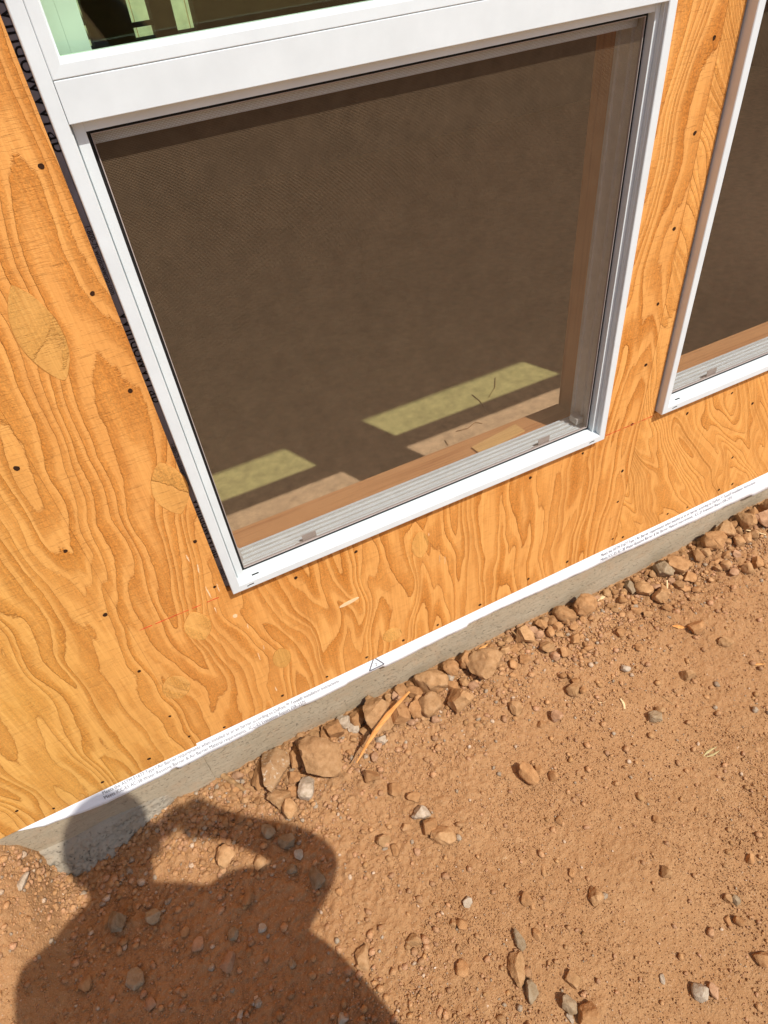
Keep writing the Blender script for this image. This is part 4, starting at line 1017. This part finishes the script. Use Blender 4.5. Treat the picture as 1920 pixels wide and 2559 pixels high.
M_leaf = mat_plain('pale_dry_leaf', (0.50, 0.42, 0.20), 0.7, 0.3, 0.15, 80)
stick_on_ground('leaf', 'pale green narrow leaf on the open dirt, upper of a crossed pair', 'leaf', (1758, 1890), (1792, 1866), 6, M_leaf, 0.2, 0.004, 0.05, (0.2, 1, 0.15))
stick_on_ground('leaf', 'pale green narrow leaf on the open dirt, lower of a crossed pair', 'leaf', (1764, 1892), (1800, 1874), 5, M_leaf, 0.2, 0.004, -0.05, (0.2, 1, 0.15))
stick_on_ground('straw', 'short pale straw left of the bent straw on the open dirt', 'straw', (1496, 1757), (1514, 1754), 3, M_straw, 0.6, 0.003, 0.02, (1, 1, 0.8))
stick_on_ground('twig', 'thin reddish twig on the open dirt right of the bent straw', 'twig', (1656, 1740), (1684, 1762), 3, M_twig, 0.8, 0.003, 0.02, (1, 1, 0.6))

# ------------------------------------------------------------------ photographer (stands behind the camera; only the shadow shows)
def at_shadow(px, z):
    """point at height z whose shadow falls on that photo pixel"""
    g = on_z(px, G0); return g + TOSUN * ((z - G0) / TOSUN[2])
J = {
 'head': at_shadow((286, 2120), 1.80), 'crown': at_shadow((280, 2045), 1.86), 'neck': at_shadow((310, 2265), 1.63), 'chest': at_shadow((430, 2410), 1.50),
 'lsh': at_shadow((140, 2450), 1.50), 'rsh': at_shadow((572, 2362), 1.49), 'relb': at_shadow((808, 2148), 1.50), 'rfore': at_shadow((680, 2098), 1.60), 'rwrist': at_shadow((550, 2058), 1.71), 'rhand': at_shadow((448, 2035), 1.775),
}
J['belly'] = at_shadow((690, 2585), 1.20); J['pelvis'] = J['belly'] + np.array([0.0, -0.03, -0.24])
J['lelb'] = J['lsh'] + np.array([-0.08, -0.02, -0.30]); J['lwrist'] = J['lelb'] + np.array([0.03, 0.0, -0.26]); J['lhand'] = J['lwrist'] + np.array([0.01, 0.0, -0.09])
hipd = (J['rsh'] - J['lsh']); hipd[2] = 0; hipd /= np.linalg.norm(hipd); fwd = np.array([-hipd[1], hipd[0], 0])
for s, c in ((-1, 'l'), (1, 'r')):
    J[c + 'hip'] = J['pelvis'] + hipd * 0.11 * s + np.array([0, 0, -0.06])
    J[c + 'knee'] = J[c + 'hip'] + hipd * 0.03 * s + fwd * 0.02 + np.array([0, 0, -0.42])
    J[c + 'ank'] = np.array([*(J[c + 'knee'] + hipd * 0.02 * s - fwd * 0.03)[:2], G0 + 0.10]); J[c + 'toe'] = J[c + 'ank'] + fwd * 0.17 + np.array([0, 0, -0.06])
RAD = {'pelvis': .175, 'belly': .215, 'chest': .195, 'neck': .070, 'head': .105, 'crown': .100, 'lsh': .100, 'rsh': .092, 'lelb': .062, 'relb': .076, 'rfore': .050, 'lwrist': .040, 'rwrist': .038, 'lhand': .038, 'rhand': .066,
       'lhip': .105, 'rhip': .105, 'lknee': .070, 'rknee': .070, 'lank': .050, 'rank': .050, 'ltoe': .040, 'rtoe': .040}
RAD = {k_: v_ * 0.93 for k_, v_ in RAD.items()}
ED = [('pelvis', 'belly'), ('belly', 'chest'), ('chest', 'neck'), ('neck', 'head'), ('head', 'crown'), ('chest', 'lsh'), ('lsh', 'lelb'), ('lelb', 'lwrist'), ('lwrist', 'lhand'),
      ('chest', 'rsh'), ('rsh', 'relb'), ('relb', 'rfore'), ('rfore', 'rwrist'), ('rwrist', 'rhand')] + [(a, b) for c in 'lr' for a, b in (('pelvis', c + 'hip'), (c + 'hip', c + 'knee'), (c + 'knee', c + 'ank'), (c + 'ank', c + 'toe'))]
M_cloth = mat_plain('dark_blue_work_clothes', (0.05, 0.07, 0.11), 0.9, 0.2, 0.2, 12)
M_skin = mat_plain('skin', (0.50, 0.29, 0.20), 0.6, 0.3, 0.05)
def skin_obj(name, J, RAD, ED, root, mat):
    names = list(RAD.keys()); me = bpy.data.meshes.new(name); base = J[root].copy(); base[2] = 0
    me.from_pydata([tuple(J[n] - base) for n in names], [(names.index(a), names.index(b)) for a, b in ED], [])
    o = obj(name, me, mat); o.location = base
    sk = o.modifiers.new('skin', 'SKIN'); lay = me.skin_vertices[0].data if me.skin_vertices else None
    if lay is None:
        bm = bmesh.new(); bm.from_mesh(me); bm.verts.layers.skin.verify(); bm.to_mesh(me); bm.free(); lay = me.skin_vertices[0].data
    for i, n in enumerate(names): lay[i].radius = (RAD[n], RAD[n]); lay[i].use_root = (n == root)
    sb = o.modifiers.new('sub', 'SUBSURF'); sb.levels = 2; sb.render_levels = 2
    return o
person = skin_obj('person', J, RAD, ED, 'pelvis', M_cloth)
tag(person, 'person in dark clothes raising a phone, known only by the shadow cast', 'person')
pb = person.location.copy()
def ell(name, c, r, mat, rotz=0.0, parent=person, half=False):
    v, f = ICO2; v = v.copy()
    if half: v[:, 2] = np.where(v[:, 2] < -0.1, -0.1, v[:, 2])
    me = bpy.data.meshes.new(name); me.from_pydata((v * np.array(r)).tolist(), [], f); me.polygons.foreach_set('use_smooth', [True] * len(f)); me.update()
    o = obj(name, me, mat, parent); o.location = Vector(c) - pb; o.rotation_euler = (0, 0, rotz); return o
hd = J['head']; yaw = math.atan2(fwd[1], fwd[0])
face = ell('head', hd, (0.098, 0.084, 0.128), M_skin, yaw)
ell('cap', hd + np.array([0, 0, 0.045]), (0.114, 0.098, 0.106), M_cloth, yaw, half=True)
for s in (-1, 1): ell('ear', hd + hipd * 0.090 * s + np.array([0, 0, -0.02]), (0.02, 0.012, 0.032), M_skin, yaw)
ell('nose', hd + fwd * 0.105 + np.array([0, 0, -0.02]), (0.018, 0.014, 0.024), M_skin, yaw)
# right hand: palm and five fingers closing on the phone
hb = J['rhand']; tgt = at_shadow((352, 2100), 1.71)
dirp = (tgt - hb); L = np.linalg.norm(dirp); dirp /= L; up = np.array([0, 0, 1.0]); sd_ = np.cross(dirp, up); sd_ /= np.linalg.norm(sd_)
pm = MB(); pm.tube([hb, hb + dirp * L * 0.35, hb + dirp * L * 0.6], [0.030, 0.028, 0.020], 10, 0.6)
for k, (off, ln) in enumerate(((0.030, 0.062), (0.010, 0.070), (-0.010, 0.066), (-0.028, 0.052))):
    b0 = hb + dirp * L * 0.55 + up * off; pm.tube([b0, b0 + dirp * ln * 0.5 - sd_ * 0.008, b0 + dirp * ln * 0.8 - sd_ * 0.022], [0.0095, 0.0088, 0.0075], 8)
b0 = hb + dirp * L * 0.25 - up * 0.02; pm.tube([b0, b0 + dirp * 0.03 - up * 0.02, b0 + dirp * 0.055 - up * 0.015], [0.012, 0.010, 0.008], 8)
o = pm.build('hand', M_skin, person, smooth=True); o.location = -pb
# the phone behind the lens
ph = MB(); hw_, hh_, th = 0.0375, 0.078, 0.008
ph.box(-0.0125 - 0.002, hw_ * 2 - 0.0145, -hh_ * 2 + 0.014, 0.014, 0.006, 0.006 + th)
phone = ph.build('phone', mat_plain('dark_phone', (0.02, 0.02, 0.022), 0.3, 0.5), bevel=0.003)
phone.matrix_world = M4
tag(phone, 'dark phone held up in the right hand at the viewpoint, only its shadow seen', 'phone')
